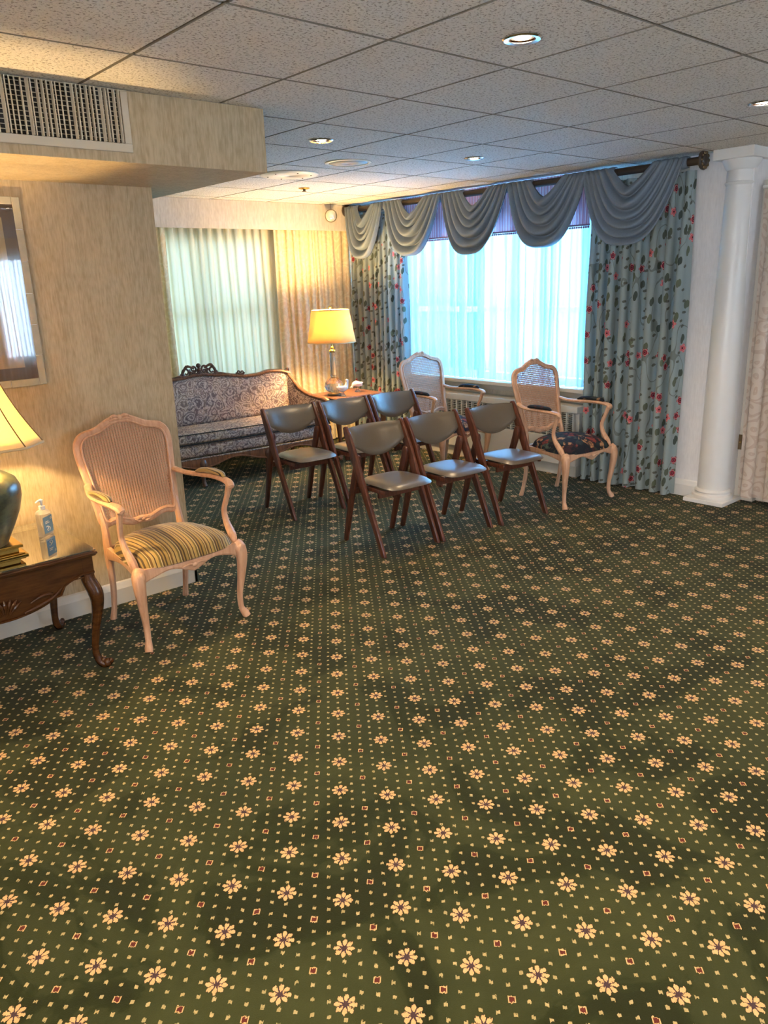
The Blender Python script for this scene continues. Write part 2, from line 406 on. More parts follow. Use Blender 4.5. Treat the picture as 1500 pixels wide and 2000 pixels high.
class MB:
    def __init__(s): s.v = []; s.f = []; s.uv = {}
    def box(s, x0, x1, y0, y1, z0, z1):
        b = len(s.v)
        s.v += [(x0, y0, z0), (x1, y0, z0), (x1, y1, z0), (x0, y1, z0), (x0, y0, z1), (x1, y0, z1), (x1, y1, z1), (x0, y1, z1)]
        s.f += [tuple(b + i for i in q) for q in ((0, 3, 2, 1), (4, 5, 6, 7), (0, 1, 5, 4), (1, 2, 6, 5), (2, 3, 7, 6), (3, 0, 4, 7))]
        return s
    def tube(s, pts, rad, seg=10, n=1, closed=False, up=None, sq=(1, 1)):
        P = catmull(pts, n)
        if isinstance(rad, (int, float)): R = [rad] * len(P)
        else: R = interp(list(rad), n)
        N = len(P); b = len(s.v); prev = None
        for i, p in enumerate(P):
            t = (P[min(i + 1, N - 1)] - P[max(i - 1, 0)])
            if closed: t = P[(i + 1) % N] - P[(i - 1) % N]
            t.normalize()
            if prev is None:
                u = Vector(up) if up else (Vector((0, 0, 1)) if abs(t.z) < 0.9 else Vector((0, 1, 0)))
            else: u = prev if not up else Vector(up)
            a = (u - t * u.dot(t))
            if a.length < 1e-5: a = Vector((1, 0, 0)) - t * t.x
            a.normalize(); prev = a
            c = t.cross(a)
            for k in range(seg):
                th = 2 * pi * k / seg
                s.v.append(tuple(p + a * (cos(th) * R[i] * sq[0]) + c * (sin(th) * R[i] * sq[1])))
        rng = N if closed else N - 1
        for i in range(rng):
            for k in range(seg):
                a0 = b + i * seg + k; a1 = b + i * seg + (k + 1) % seg
                b0 = b + ((i + 1) % N) * seg + k; b1 = b + ((i + 1) % N) * seg + (k + 1) % seg
                s.f.append((a0, a1, b1, b0))
        if not closed:
            s.f.append(tuple(b + k for k in reversed(range(seg))))
            s.f.append(tuple(b + (N - 1) * seg + k for k in range(seg)))
        return s
    def lathe(s, prof, seg=24, c=(0, 0, 0), cap=True, axis='z'):
        b = len(s.v)
        for r, z in prof:
            for k in range(seg):
                th = 2 * pi * k / seg
                q = (r * cos(th), r * sin(th), z)
                if axis == 'y': q = (q[0], q[2], q[1])
                if axis == 'x': q = (q[2], q[0], q[1])
                s.v.append((c[0] + q[0], c[1] + q[1], c[2] + q[2]))
        for i in range(len(prof) - 1):
            for k in range(seg):
                s.f.append((b + i * seg + k, b + i * seg + (k + 1) % seg, b + (i + 1) * seg + (k + 1) % seg, b + (i + 1) * seg + k))
        if cap:
            s.f.append(tuple(b + k for k in reversed(range(seg))))
            s.f.append(tuple(b + (len(prof) - 1) * seg + k for k in range(seg)))
        return s
    def ball(s, c, r, seg=12, rings=8):
        rr = r if isinstance(r, tuple) else (r, r, r)
        b = len(s.v)
        for i in range(rings + 1):
            ph = pi * i / rings
            q = max(sin(ph), 0.02)
            for k in range(seg):
                th = 2 * pi * k / seg
                s.v.append((c[0] + rr[0] * q * cos(th), c[1] + rr[1] * q * sin(th), c[2] - rr[2] * cos(ph)))
        for i in range(rings):
            for k in range(seg):
                s.f.append((b + i * seg + k, b + i * seg + (k + 1) % seg, b + (i + 1) * seg + (k + 1) % seg, b + (i + 1) * seg + k))
        s.f.append(tuple(b + k for k in reversed(range(seg)))); s.f.append(tuple(b + rings * seg + k for k in range(seg)))
        return s
    def prism(s, poly, axis, t0, t1):
        """extrude a 2D polygon along an axis; poly coords are the other two axes in order"""
        b = len(s.v); n = len(poly)
        for t in (t0, t1):
            for (p, q) in poly:
                s.v.append({'x': (t, p, q), 'y': (p, t, q), 'z': (p, q, t)}[axis])
        s.f.append(tuple(b + i for i in range(n))); s.f.append(tuple(b + n + i for i in reversed(range(n))))
        for i in range(n): s.f.append((b + i, b + n + i, b + n + (i + 1) % n, b + (i + 1) % n))
        return s
    def strip(s, top, bot, y0, y1):
        """board in the xz plane between two height curves [(x,z)..], y0..y1 thick"""
        poly = list(top) + list(reversed(bot))
        n = len(top); b = len(s.v)
        for y in (y0, y1):
            for (x, z) in top: s.v.append((x, y, z))
            for (x, z) in bot: s.v.append((x, y, z))
        for i in range(n - 1):
            s.f.append((b + i, b + n + i, b + n + i + 1, b + i + 1))
            o = b + 2 * n
            s.f.append((o + i, o + i + 1, o + n + i + 1, o + n + i))
            s.f.append((b + i, b + i + 1, o + i + 1, o + i))
            s.f.append((b + n + i, o + n + i, o + n + i + 1, b + n + i + 1))
        o = b + 2 * n
        s.f.append((b, o, o + n, b + n)); s.f.append((b + n - 1, b + 2 * n - 1, o + 2 * n - 1, o + n - 1))
        return s
    def grid(s, fn, nu, nv, uvfn=None, wrap=False):
        b = len(s.v)
        for j in range(nv + 1):
            for i in range(nu + 1):
                s.v.append(tuple(fn(i / nu, j / nv)))
                if uvfn: s.uv[len(s.v) - 1] = uvfn(i / nu, j / nv)
        for j in range(nv):
            for i in range(nu):
                a = b + j * (nu + 1) + i
                s.f.append((a, a + 1, a + nu + 2, a + nu + 1))
        return s
    def build(s, name, mat, parent=None, smooth=True, bevel=0.0, solid=0.0, kind=None, sub=0, auto=40):
        me = bpy.data.meshes.new(name); me.from_pydata(s.v, [], s.f); me.update()
        bm = bmesh.new(); bm.from_mesh(me)
        if not s.uv: bmesh.ops.recalc_face_normals(bm, faces=bm.faces)
        bm.to_mesh(me); bm.free()
        if s.uv:
            ul = me.uv_layers.new(name='UVMap')
            for l in me.loops:
                ul.data[l.index].uv = s.uv.get(l.vertex_index, (0, 0))
        o = bpy.data.objects.new(name, me); COL.objects.link(o)
        me.materials.append(M[mat] if isinstance(mat, str) else mat)
        if parent: o.parent = parent
        if solid:
            md = o.modifiers.new('thick', 'SOLIDIFY'); md.thickness = solid; md.offset = 0
        if bevel:
            md = o.modifiers.new('bevel', 'BEVEL'); md.width = bevel; md.segments = 2; md.limit_method = 'ANGLE'; md.angle_limit = radians(35)
        if sub:
            md = o.modifiers.new('sub', 'SUBSURF'); md.levels = sub; md.render_levels = sub
        if smooth:
            me.polygons.foreach_set('use_smooth', [True] * len(me.polygons))
            if not bevel:
                me.update()
                try: me.set_sharp_from_angle(angle=radians(auto))
                except Exception: pass
        if kind: o['kind'] = kind
        return o

def empty(name, loc=(0, 0, 0), rz=0.0, label=None, cat=None, group=None):
    o = bpy.data.objects.new(name, None); COL.objects.link(o)
    o.empty_display_size = 0.1
    o.location = loc; o.rotation_euler = (0, 0, rz)
    if label: o['label'] = label
    if cat: o['category'] = cat
    if group: o['group'] = group
    return o
def tag(o, label=None, cat=None, group=None, kind=None):
    for k, v in (('label', label), ('category', cat), ('group', group), ('kind', kind)):
        if v: o[k] = v
    return o
def copy_tree(o, parent=None):
    c = o.copy(); COL.objects.link(c); c.parent = parent
    for ch in [x for x in bpy.data.objects if x.parent == o]: copy_tree(ch, c)
    return c

CEIL = 2.391
# ------------------------------------------------------------------ shell
floor = tag(MB().box(-2.6, 6.4, -4.4, 7.0, -0.05, 0.0).build('floor', 'carpet', smooth=False), kind='structure')
XL, XR, YB = -2.5, 5.55, 6.80       # left end of the room, window wall, back wall
YR = -4.2                            # rear wall
WX = 1.92; WY = 3.93                 # end of the papered wall

def wall_with_hole_x(name, x0, x1, y0, y1, hy0, hy1, hz0, hz1, mat):
    b = MB()
    b.box(x0, x1, y0, hy0, 0, CEIL + .03); b.box(x0, x1, hy1, y1, 0, CEIL + .03)
    b.box(x0, x1, hy0, hy1, 0, hz0); b.box(x0, x1, hy0, hy1, hz1, CEIL + .03)
    return tag(b.build(name, mat, smooth=False), kind='structure')
def wall_with_hole_y(name, y0, y1, x0, x1, hx0, hx1, hz0, hz1, mat):
    b = MB()
    b.box(x0, hx0, y0, y1, 0, CEIL + .03); b.box(hx1, x1, y0, y1, 0, CEIL + .03)
    b.box(hx0, hx1, y0, y1, 0, hz0); b.box(hx0, hx1, y0, y1, hz1, CEIL + .03)
    return tag(b.build(name, mat, smooth=False), kind='structure')

wall_with_hole_x('wall_window', XR, XR + .18, 2.95, YB + .15, 3.74, 6.0, 0.74, 2.16, 'wallpaper_cream')
wall_with_hole_y('wall_back', YB, YB + .15, WX - .5, XR + .18, 2.95, 4.45, 0.70, 2.10, 'wallpaper_cream')
tag(MB().box(XL - .1, WX, WY, WY + 2.95, 0, CEIL + .03).build('wall_left', 'wallpaper', smooth=False), kind='structure')
wall_with_hole_x('wall_side', XL - .1, XL, YR, WY, -2.5, .1, .70, 2.15, 'wallpaper')
wall_with_hole_y('wall_rear', YR - .15, YR, XL - .1, XR + .25, 3.35, 4.95, 0.70, 2.15, 'bin')
# short white return between the drapes and the column, then the wall past it
tag(MB().box(5.45, 5.73, 2.50, 2.95, 0, CEIL + .03).build('wall_return', 'white_wall', smooth=False), kind='structure')
tag(MB().box(5.66, 5.80, YR, 2.50, 0, CEIL + .03).build('wall_right', 'wallpaper_cream', smooth=False), kind='structure')
tag(MB().box(5.60, 5.66, 2.36, 2.499, 0, 2.20).build('trim_1', 'base', smooth=False, bevel=.004), kind='structure')

# baseboards
def baseboard(name, pts_axis, mat='base'):
    b = MB(); axis, a0, a1, w, d = pts_axis
    prof = [(0, 0), (d * .016, 0), (d * .016, .085), (d * .011, .10), (d * .006, .118), (0, .125)]
    if axis == 'x': b.prism([(w + p, q) for p, q in prof], 'x', a0, a1)
    else: b.prism([(w + p, q) for p, q in prof], 'y', a0, a1)
    return tag(b.build(name, mat, smooth=False), kind='structure')
baseboard('baseboard_left', ('x', XL, WX + .016, WY, -1))
baseboard('baseboard_end', ('y', WY - .016, YB, WX, 1))
baseboard('baseboard_back', ('x', WX, XR, YB, -1))
baseboard('baseboard_window', ('y', 2.95, YB, XR, -1))
baseboard('baseboard_return', ('y', 2.50, 2.95, 5.45, -1), 'white')
baseboard('baseboard_side', ('y', YR, WY, XL, 1))

# suspended ceiling: slab, exposed bars, lay-in tiles
ceil = tag(MB().box(XL - .1, 5.8, YR - .1, YB + .1, CEIL + .016, CEIL + .05).build('ceiling', 'tbar', smooth=False), kind='structure')
GX, GY, T = 1.3257, 2.1371, 0.6096
def rng(a, b, g):
    i0 = math.floor((a - g) / T); i1 = math.ceil((b - g) / T); return range(i0, i1 + 1)
xs = [GX + i * T for i in rng(XL, 5.8, GX)]; ys = [GY + i * T for i in rng(YR, YB, GY)]
bars = MB()
for x in xs:
    if XL < x < 5.75: bars.box(x - .006, x + .006, YR, YB, CEIL + .010, CEIL + .016)
for y in ys:
    if YR < y < YB: bars.box(XL, 5.75, y - .006, y + .006, CEIL + .010, CEIL + .0161)
bars.build('grid_bar', 'tbar', ceil, smooth=False)
tile_cache = {}
holes = []
for i in range(len(xs) - 1):
    for j in range(len(ys) - 1):
        x0, x1, y0, y1 = max(xs[i] + .0075, XL), min(xs[i + 1] - .0075, 5.66), max(ys[j] + .0075, YR), min(ys[j + 1] - .0075, YB - .01)
        if x1 - x0 < .04 or y1 - y0 < .04: continue
        if x1 < WX and y0 > WY: continue
        w, h = round(x1 - x0, 4), round(y1 - y0, 4)
        if (w, h) not in tile_cache:
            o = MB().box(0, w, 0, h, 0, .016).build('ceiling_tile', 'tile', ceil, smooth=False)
            o.data.materials.append(M['tile_edge_shade'])
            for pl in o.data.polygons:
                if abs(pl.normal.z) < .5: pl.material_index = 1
            tile_cache[(w, h)] = o
        else:
            o = tile_cache[(w, h)].copy(); COL.objects.link(o)
        o.location = (x0, y0, CEIL)

# soffit (boxed duct) over the left wall, with its register
sof = tag(MB().box(XL, 2.15, 3.22, 6.55, 2.126, CEIL - .002).build('trim_2', 'wallpaper', smooth=False), kind='structure')
# pelmet over the back drapes
tag(MB().box(WX + .001, XR - .02, 6.575, 6.60, 2.145, CEIL - .002).build('trim_3', 'wallpaper_cream', smooth=False), kind='structure')

vent = empty('air_vent', (0, 3.22, 0), 0, 'cream metal wall register with upright louvres on the boxed soffit', 'vent')
vx0, vx1, vz0, vz1 = .62, 1.48, 2.194, 2.384
b = MB(); b.box(vx0 - .03, vx1 + .03, -.008, 0, vz1, vz1 + .004); b.box(vx0 - .03, vx1 + .03, -.008, 0, vz0 - .032, vz0)
b.box(vx0 - .03, vx0, -.008, 0, vz0, vz1); b.box(vx1, vx1 + .03, -.008, 0, vz0, vz1)
b.build('frame', 'grille', vent, smooth=False, bevel=.002)
MB().box(vx0, vx1, -.0015, -.0005, vz0, vz1).build('backing', 'dark', vent, smooth=False)
sl = None; x = vx0 + .01
while x < vx1 - .006:
    if sl is None: sl = MB().box(-.0022, .0022, -.020, -.004, vz0, vz1).build('louvre', 'grille', vent, smooth=False)
    else: sl = sl.copy(); COL.objects.link(sl)
    sl.location = (x, 0, 0); sl.rotation_euler = (0, 0, random.uniform(-.35, .5)); x += .0182
b = MB(); z = vz0 + .015
while z < vz1: b.box(vx0, vx1, -.004, -.0015, z - .0012, z + .0012); z += .0165
b.build('rear_vane', 'grille', vent, smooth=False, kind='stuff')

# ------------------------------------------------------------------ windows
def window_frame(name, plane, w0, w1, z0, z1, n_mull, meet, sill_in, sgn):
    """plane ('x',pos) or ('y',pos)"""
    ax, p = plane
    def B(b, a0, a1, d0, d1, q0, q1):
        d0, d1 = sorted((p + sgn * d0, p + sgn * d1))
        if ax == 'x': b.box(d0, d1, a0, a1, q0, q1)
        else: b.box(a0, a1, d0, d1, q0, q1)
    b = MB(); f = .05
    B(b, w0, w1, .03, .11, z0, z0 + f); B(b, w0, w1, .03, .11, z1 - f, z1); B(b, w0, w0 + f, .03, .11, z0 + f, z1 - f); B(b, w1 - f, w1, .03, .11, z0 + f, z1 - f)
    fr = tag(b.build(name, 'white', smooth=False, bevel=.003), kind='structure')
    ws = [w0 + f + (w1 - w0 - 2 * f) * i / (n_mull + 1) for i in range(n_mull + 2)]
    for wv in ws[1:-1]:
        b = MB(); B(b, wv - .022, wv + .022, .04, .10, z0 + f, z1 - f); b.build('mullion', 'white', fr, smooth=False)
    if meet:
        for a, c in zip(ws[:-1], ws[1:]):
            b = MB(); B(b, a + .022, c - .022, .05, .09, meet - .024, meet + .024); b.build('meeting_rail', 'white', fr, smooth=False)
    for a, c in zip(ws[:-1], ws[1:]):
        b = MB(); B(b, a, c, .068, .072, z0 + f, z1 - f); b.build('pane', 'pane', fr, smooth=False)
    return fr
w1_ = window_frame('window_1', ('x', XR), 3.74, 6.0, .74, 2.16, 1, 1.36, 0, 1)
MB().box(5.375, XR + .03, 3.70, 6.02, .705, .738).build('window_sill', 'base', w1_, smooth=False, bevel=.004)
MB().box(5.52, 5.549, 3.70, 6.02, .64, .705).build('apron', 'base', w1_, smooth=False, bevel=.003)
w2_ = window_frame('window_2', ('y', YB), 2.95, 4.45, .70, 2.10, 1, 1.4, 0, 1)
w4_ = window_frame('added_window', ('x', XL), -2.5, .1, .70, 2.15, 2, 0, 0, -1)  # unseen window added only to let fill light in from the left
w3_ = window_frame('window_3', ('y', YR), 3.35, 4.95, .70, 2.15, 1, 0, 0, -1)

# ------------------------------------------------------------------ cloth
def drape(name, mat, axis, a0, a1, base, z0, z1, pitch, amp, parent=None, seed=0, flare=0.0, irr=0.3, solid=0.0, top_pinch=0.35, nper=12, nv=14, lean=0.0, front=-1):
    """pleated hanging cloth. axis: direction of run ('x' or 'y'); base: position on the other axis"""
    rnd = random.Random(seed); L = a1 - a0
    npl = max(2, round(L / pitch)); nu = npl * nper
    wid = [1 + rnd.uniform(-irr, irr) for _ in range(npl)]; sm = sum(wid); wid = [w / sm for w in wid]
    cum = [0]
    for w in wid: cum.append(cum[-1] + w)
    amps = [rnd.uniform(.7, 1.15) for _ in range(npl + 1)]
    drift = [rnd.uniform(-1, 1) for _ in range(npl + 1)]
    def prof(u):
        k = min(int(u * npl), npl - 1); fr = u * npl - k
        pos = cum[k] + wid[k] * fr
        A = amps[k] * (1 - fr) + amps[k + 1] * fr
        D = drift[k] * (1 - fr) + drift[k + 1] * fr
        return pos, -cos(2 * pi * fr), A, D, sin(4 * pi * fr)
    def fn(u, v):
        pos, c, A, D, s2 = prof(u)
        z = z0 + (z1 - z0) * v
        g = top_pinch + (1 - top_pinch) * min(1, (1 - v) * 3.0)
        along = a0 + L * pos + s2 * pitch * .10 * g + D * .012 * (1 - v) + (pos - .5) * flare * (1 - v)
        off = base + front * (amp * A * c * g + .006 * sin(v * 9 + pos * 30) + lean * (1 - v))
        return (along, off, z) if axis == 'x' else (off, along, z)
    lens = [0.0]; pv = None
    for i in range(nu + 1):
        q = fn(i / nu, .3)
        if pv is not None: lens.append(lens[-1] + math.hypot(q[0] - pv[0], q[1] - pv[1]))
        pv = q
    uvf = lambda u, v: (lens[round(u * nu)] + seed * .37, v * (z1 - z0))
    b = MB().grid(fn, nu, nv, uvf)
    return b.build(name, mat, parent, solid=solid, auto=180)

t = empty('sheer_curtain', (0, 0, 0), 0, 'bright white sheer curtain glowing in front of the wide window', 'curtain')
drape('sheer_panel', 'sheer', 'y', 3.55, 4.86, 5.455, .745, 2.20, .098, .024, t, 3, irr=.5, nv=6, top_pinch=.8)
drape('sheer_panel', 'sheer', 'y', 4.85, 5.98, 5.455, .745, 2.20, .098, .024, t, 4, irr=.5, nv=6, top_pinch=.8)
MB().tube([(5.44, 3.5, 2.21), (5.44, 6.02, 2.21)], .008, 8).build('curtain_rail', 'white', t)

o = drape('floral_drape', 'floral', 'y', 2.86, 3.70, 5.366, .012, 2.29, .102, .049, None, 11, flare=.0, irr=.45)
tag(o, 'floral pleated drape between the bright window and the white column', 'curtain')
o = drape('floral_drape', 'floral', 'y', 5.76, 6.60, 5.366, .012, 2.29, .088, .040, None, 12, irr=.3)
tag(o, 'floral pleated drape in the corner behind the crystal lamp', 'curtain')

# back wall: ivory sheer over the small window, cream damask each side
o = drape('ivory_sheer', 'sheer_back', 'x', 2.6, 4.55, 6.715, .03, 2.16, .105, .024, None, 21, irr=.25, nv=6, top_pinch=.8)
tag(o, 'pale ivory sheer curtain on the back wall above the sofa', 'curtain')
o = drape('cream_drape', 'cream_drape', 'x', 4.46, 5.50, 6.64, .02, 2.16, .092, .022, None, 22, irr=.2, top_pinch=.7)
tag(o, 'cream damask drape on the back wall behind the crystal lamp', 'curtain')
o = drape('cream_drape', 'cream_drape', 'x', 2.85, 3.33, 6.64, .02, 2.16, .092, .018, None, 24, irr=.2, top_pinch=.7)
tag(o, 'narrow cream damask drape edge beside the end of the papered wall', 'curtain')

# right side: white damask over the doorway past the column
t = empty('white_drape', (0, 0, 0), 0, 'white damask drape at the right edge beside the column', 'curtain')
drape('drape_panel', 'white_drape', 'y', 1.30, 2.46, 5.53, .05, 2.135, .16, .035, t, 31, irr=.3, nper=12)
MB().tube([(5.53, 1.2, 2.15), (5.53, 2.47, 2.15)], .010, 8).build('curtain_rail', 'white', t)
lt = empty('latch_plate', (5.60, 2.485, .43), 0, 'small brown latch plate low on the door trim beside the column', 'latch')
MB().box(-.004, 0, -.022, .022, -.055, .055).build('plate', 'oldbrass', lt, smooth=False, bevel=.001)
MB().ball((-.006, 0, 0), .007, 8, 6).build('knob', 'brass', lt)

# rod, swags, striped valance
rod = empty('curtain_rod', (5.30, 0, 2.335), 0, 'dark wooden curtain pole with round rosette finials under the ceiling', 'curtain rod')
MB().tube([(0, 2.80, 0), (0, 6.53, 0)], .026, 14).build('pole', 'rod', rod)
for yy, s in ((2.80, -1), (6.53, 1)):
    f = MB().lathe([(.02, 0), (.035, .004), (.058, .012), (.062, .024), (.054, .032), (.040, .030), (.036, .036), (.022, .042), (.010, .040)], 20, axis='y')
    f.v = [(a, yy + s * (bb + .0), c) for a, bb, c in f.v]
    fo = f.build('finial', 'rod', rod)
    pet = MB()
    for k in range(10):
        a = 2 * pi * k / 10
        pet.ball((.045 * cos(a), yy + s * .034, .045 * sin(a)), (.012, .006, .012), 8, 5)
    pet.build('rosette_petals', 'oldbrass', fo)
    MB().box(0, .24, yy - s * .03 - .012, yy - s * .03 + .012, -.012, .012).build('bracket', 'rod', rod, smooth=False)

vb = MB()
def vfn(u, v): return (5.405 + .004 * sin(u * 130), 3.72 + 2.2 * u, 2.0 + .388 * v)
vb.grid(vfn, 220, 1, lambda u, v: (u * 2.2, v))
val = empty('striped_valance', (0, 0, 0), 0, 'flat striped valance with bead fringe hanging behind the swags', 'valance')
vb.build('valance_cloth', 'valance', val, auto=180)
fr = MB(); y = 3.73
fr.box(5.397, 5.412, 3.72, 5.92, 1.998, 2.010)
while y < 5.92: fr.ball((5.404, y, 1.988), .009, 6, 4); y += .021
fr.build('bead_fringe', 'fringe', val, kind='stuff')

def swag(idx, yc, half, zb, label, seed, tilt=0.0):
    rnd = random.Random(seed); NF = 6.0; ztop = 2.362
    ph = rnd.uniform(0, 1)
    cuts = [0.0]
    while cuts[-1] < 1: cuts.append(cuts[-1] + rnd.uniform(.14, .26))
    skew = [rnd.uniform(-.10, .10) for _ in cuts]
    def fn(u, v):
        s = 2 * u - 1
        w = half * (.42 + (1.05 - .42) * v ** .9)
        depth = .135 + (ztop - zb - .135) * v
        p = 1.35 + 1.75 * v
        shape = max(0.0, 1 - abs(s) ** p)
        yy = yc + s * w * (1 - .06 * v * (1 - abs(s)))
        k = max(i for i, q in enumerate(cuts) if q <= v + 1e-9); k = min(k, len(cuts) - 2)
        ff = (v - cuts[k]) / (cuts[k + 1] - cuts[k])
        ff = min(1, max(0, ff + skew[k] * s))
        # each fold rolls out and tucks back under itself
        fold = sin(min(1, ff * 1.18) * pi) ** .8 if ff < .85 else 0
        fold = max(fold, 0)
        env = .30 + .70 * shape
        amp = .066 * env * (cuts[k + 1] - cuts[k]) / .2
        z = ztop - depth * shape - .018 * fold * shape
        xx = 5.262 - .030 * shape - amp * fold * .75 - .010 * v
        return (xx, yy, z)
    b = MB().grid(fn, 44, 72)
    o = b.build('swag_drape', 'swag', None, solid=.004, auto=180)
    o.data.uv_layers.new(name='UVMap')
    # gathered wraps over the pole at both ends
    for sg in (-1, 1):
        g = MB(); y0 = yc + sg * half * .72
        def wf(u, v):
            th = -pi * .62 + v * pi * 1.25
            r = .033 + .006 * abs(sin(u * 12))
            return (5.30 - r * cos(th), y0 + (u - .5) * half * .66, 2.335 + r * sin(th))
        g.grid(wf, 30, 10); g.build('gathered_wrap', 'swag', o, solid=.003, auto=180)
    tag(o, label, 'curtain swag', 'blue grey swags draped over the curtain pole')
    return o
SW = [(6.232, .270, 1.865, 'blue grey swag farthest into the corner, tinted warm by the lamp'),
      (5.555, .365, 1.855, 'second blue grey swag from the back corner'),
      (4.775, .365, 1.850, 'middle blue grey swag over the bright window'),
      (4.030, .365, 1.852, 'fourth blue grey swag, over the near end of the window'),
      (3.285, .385, 1.845, 'blue grey swag nearest the column, over the floral drape')]
for i, (yc, hf, zb, lb) in enumerate(SW): swag(i, yc, hf, zb, lb, 40 + i)

# radiator cabinet under the window
rad = empty('radiator', (0, 0, 0), 0, 'long pale radiator cabinet with louvred grille below the window', 'radiator')
b = MB(); b.box(5.335, 5.534, 3.72, 5.72, .10, .335); b.box(5.335, 5.534, 3.72, 5.72, .545, .60); b.box(5.37, 5.534, 3.72, 5.72, .335, .545)
b.build('cabinet', 'radiator', rad, smooth=False, bevel=.004)
MB().box(5.375, 5.534, 3.74, 5.70, .0, .10).build('toe_kick', 'base', rad, smooth=False)
MB().box(5.366, 5.3695, 3.76, 5.69, .34, .54).build('grille_back', 'dark', rad, smooth=False)
po = None; y = 3.76
while y < 5.70:
    if po is None: po = MB().box(5.337, 5.366, -.004, .004, .336, .544).build('grille_post', 'radiator', rad, smooth=False)
    else: po = po.copy(); COL.objects.link(po)
    po.location.y = y; y += .066
z = .352
while z < .54:
    MB().box(5.342, 5.364, 3.762, 5.688, z, z + .004).build('grille_fin', 'radiator', rad, smooth=False); z += .0165

# ------------------------------------------------------------------ column
colm = empty('column', (5.46, 2.595, 0), 0, 'white round column with square plinth and stepped capital', 'column')
MB().box(-.145, .145, -.15, .15, 0, .028).build('plinth', 'white', colm, smooth=False, bevel=.003)
MB().lathe([(.138, .028), (.142, .040), (.138, .055), (.124, .062), (.120, .072), (.126, .082), (.120, .095), (.110, .10)], 40).build('base_moulding', 'white', colm)
MB().lathe([(.108, .10), (.1065, .6), (.102, 1.2), (.092, 1.8), (.086, 2.17)], 40).build('shaft', 'white', colm)
MB().lathe([(.086, 2.168), (.094, 2.176), (.096, 2.185), (.088, 2.192), (.086, 2.26), (.097, 2.268), (.104, 2.285), (.118, 2.31), (.122, 2.325)], 40).build('capital', 'white', colm)
MB().box(-.135, .135, -.135, .135, 2.325, CEIL - .001).build('abacus', 'white', colm, smooth=False, bevel=.003)

# ------------------------------------------------------------------ folding chairs
def make_folding():
    r = empty('folding_chair')
    def rail_poly(dx=0):
        # centre line from front foot up to the top, in (y,z); widths
        P = [(-.222, 0.0, .019), (-.155, .15, .021), (-.088, .29, .024), (-.015, .44, .027), (.045, .575, .033), (.085, .66, .029), (.118, .73, .024), (.137, .772, .014)]
        L, R_ = [], []
        for y, z, w in P:
            L.append((y - w * .92, z + w * .36 * (z > .01))); R_.append((y + w * .92, max(0, z - w * .36)))
        L[0] = (-.242, 0); R_[0] = (-.202, 0)
        return L + R_[::-1]
    def rear_poly():
        P = [(.225, 0, .017), (.185, .14, .020), (.140, .30, .022), (.098, .43, .024), (.066, .52, .026), (.052, .575, .024), (.048, .600, .014)]
        L, R_ = [], []
        for y, z, w in P: L.append((y - w, max(0, z - w * .25))); R_.append((y + w, z + w * .25 * (z > .01)))
        return L + R_[::-1]
    for s in (-1, 1):
        x0, x1 = sorted((s * .216, s * .240))
        MB().prism(rail_poly(), 'x', x0, x1).build('front_leg', 'cherry', r, bevel=.004)
        x0, x1 = sorted((s * .190, s * .213))
        MB().prism(rear_poly(), 'x', x0, x1).build('rear_leg', 'cherry', r, bevel=.004)
        MB().lathe([(.001, 0), (.009, .001), (.010, .004), (.006, .008), (.001, .009)], 12, (s * .240, .052, .572), axis='x').build('pivot_bolt', 'brass', r)
        x0, x1 = sorted((s * .170, s * .189))
        MB().prism([(-.20, .385), (.09, .385), (.10, .40), (.09, .412), (-.20, .412)], 'x', x0, x1).build('seat_rail', 'cherry', r, bevel=.002)
    MB().box(-.170, .170, -.120, -.100, .345, .385).build('stretcher', 'cherry', r, smooth=False, bevel=.003)
    MB().box(-.190, .190, .112, .130, .335, .375).build('stretcher', 'cherry', r, smooth=False, bevel=.003)
    # seat cushion: rounded, padded, a touch wider at the front
    def sf(sign):
        def f(u, v):
            a = 2 * u - 1; c = 2 * v - 1
            w = .188 + (.010 if c < 0 else 0) * -c
            k = (abs(a) ** 4 + abs(c) ** 4) ** .25
            sc = 1.0
            if k > 1e-6:
                m = max(abs(a), abs(c)); sc = m / k if k > m else 1
            X = a * w * sc; Y = -.083 + c * .190 * sc
            e = max(abs(a), abs(c))
            h = (1 - e ** 5)
            Z = .428 + (h ** .6 * .026 if sign > 0 else -h ** .6 * .018)
            return (X, Y, Z + .012 * (c < 0) * (-abs(c) ** 3) * .6)
        return f
    b = MB(); b.grid(sf(1), 20, 20); b.grid(sf(-1), 20, 20)
    b.build('seat', 'vinyl', r, auto=180)
    # padded backrest with a deep curved lower edge, bowed to the rear
    def bf(sign):
        def f(u, v):
            a = 2 * u - 1
            top = .762 + .004 * (1 - a * a); bot = .660 - .088 * (cos(a * pi / 2) ** .8 if abs(a) < .999 else 0)
            z = bot + (top - bot) * v
            yc = -.222 + (z / .772) * .359 + .042 * (1 - a * a) - .006
            e = max(abs(2 * v - 1), 0)
            th = .017 * (1 - e ** 4) * (1 - abs(a) ** 10) + .002
            return (a * .2145, yc - sign * th, z)
        return f
    b = MB(); b.grid(bf(1), 24, 12); b.grid(bf(-1), 24, 12)
    b.build('backrest', 'vinyl', r, auto=180)
    return r
fc = make_folding()
FC = [((3.178, 3.628), -4, 'wooden folding chair in the front row, nearest the striped armchair', 'front'),
      ((3.652, 3.590), -3.5, 'wooden folding chair in the middle of the front row', 'front'),
      ((4.178, 3.525), -6, 'wooden folding chair at the window end of the front row', 'front'),
      ((3.256, 4.700), -3, 'wooden folding chair in the back row, nearest the sofa', 'back'),
      ((3.726, 4.640), -3, 'wooden folding chair in the middle of the back row', 'back'),
      ((4.205, 4.610), -4, 'wooden folding chair in the back row, nearest the window', 'back')]
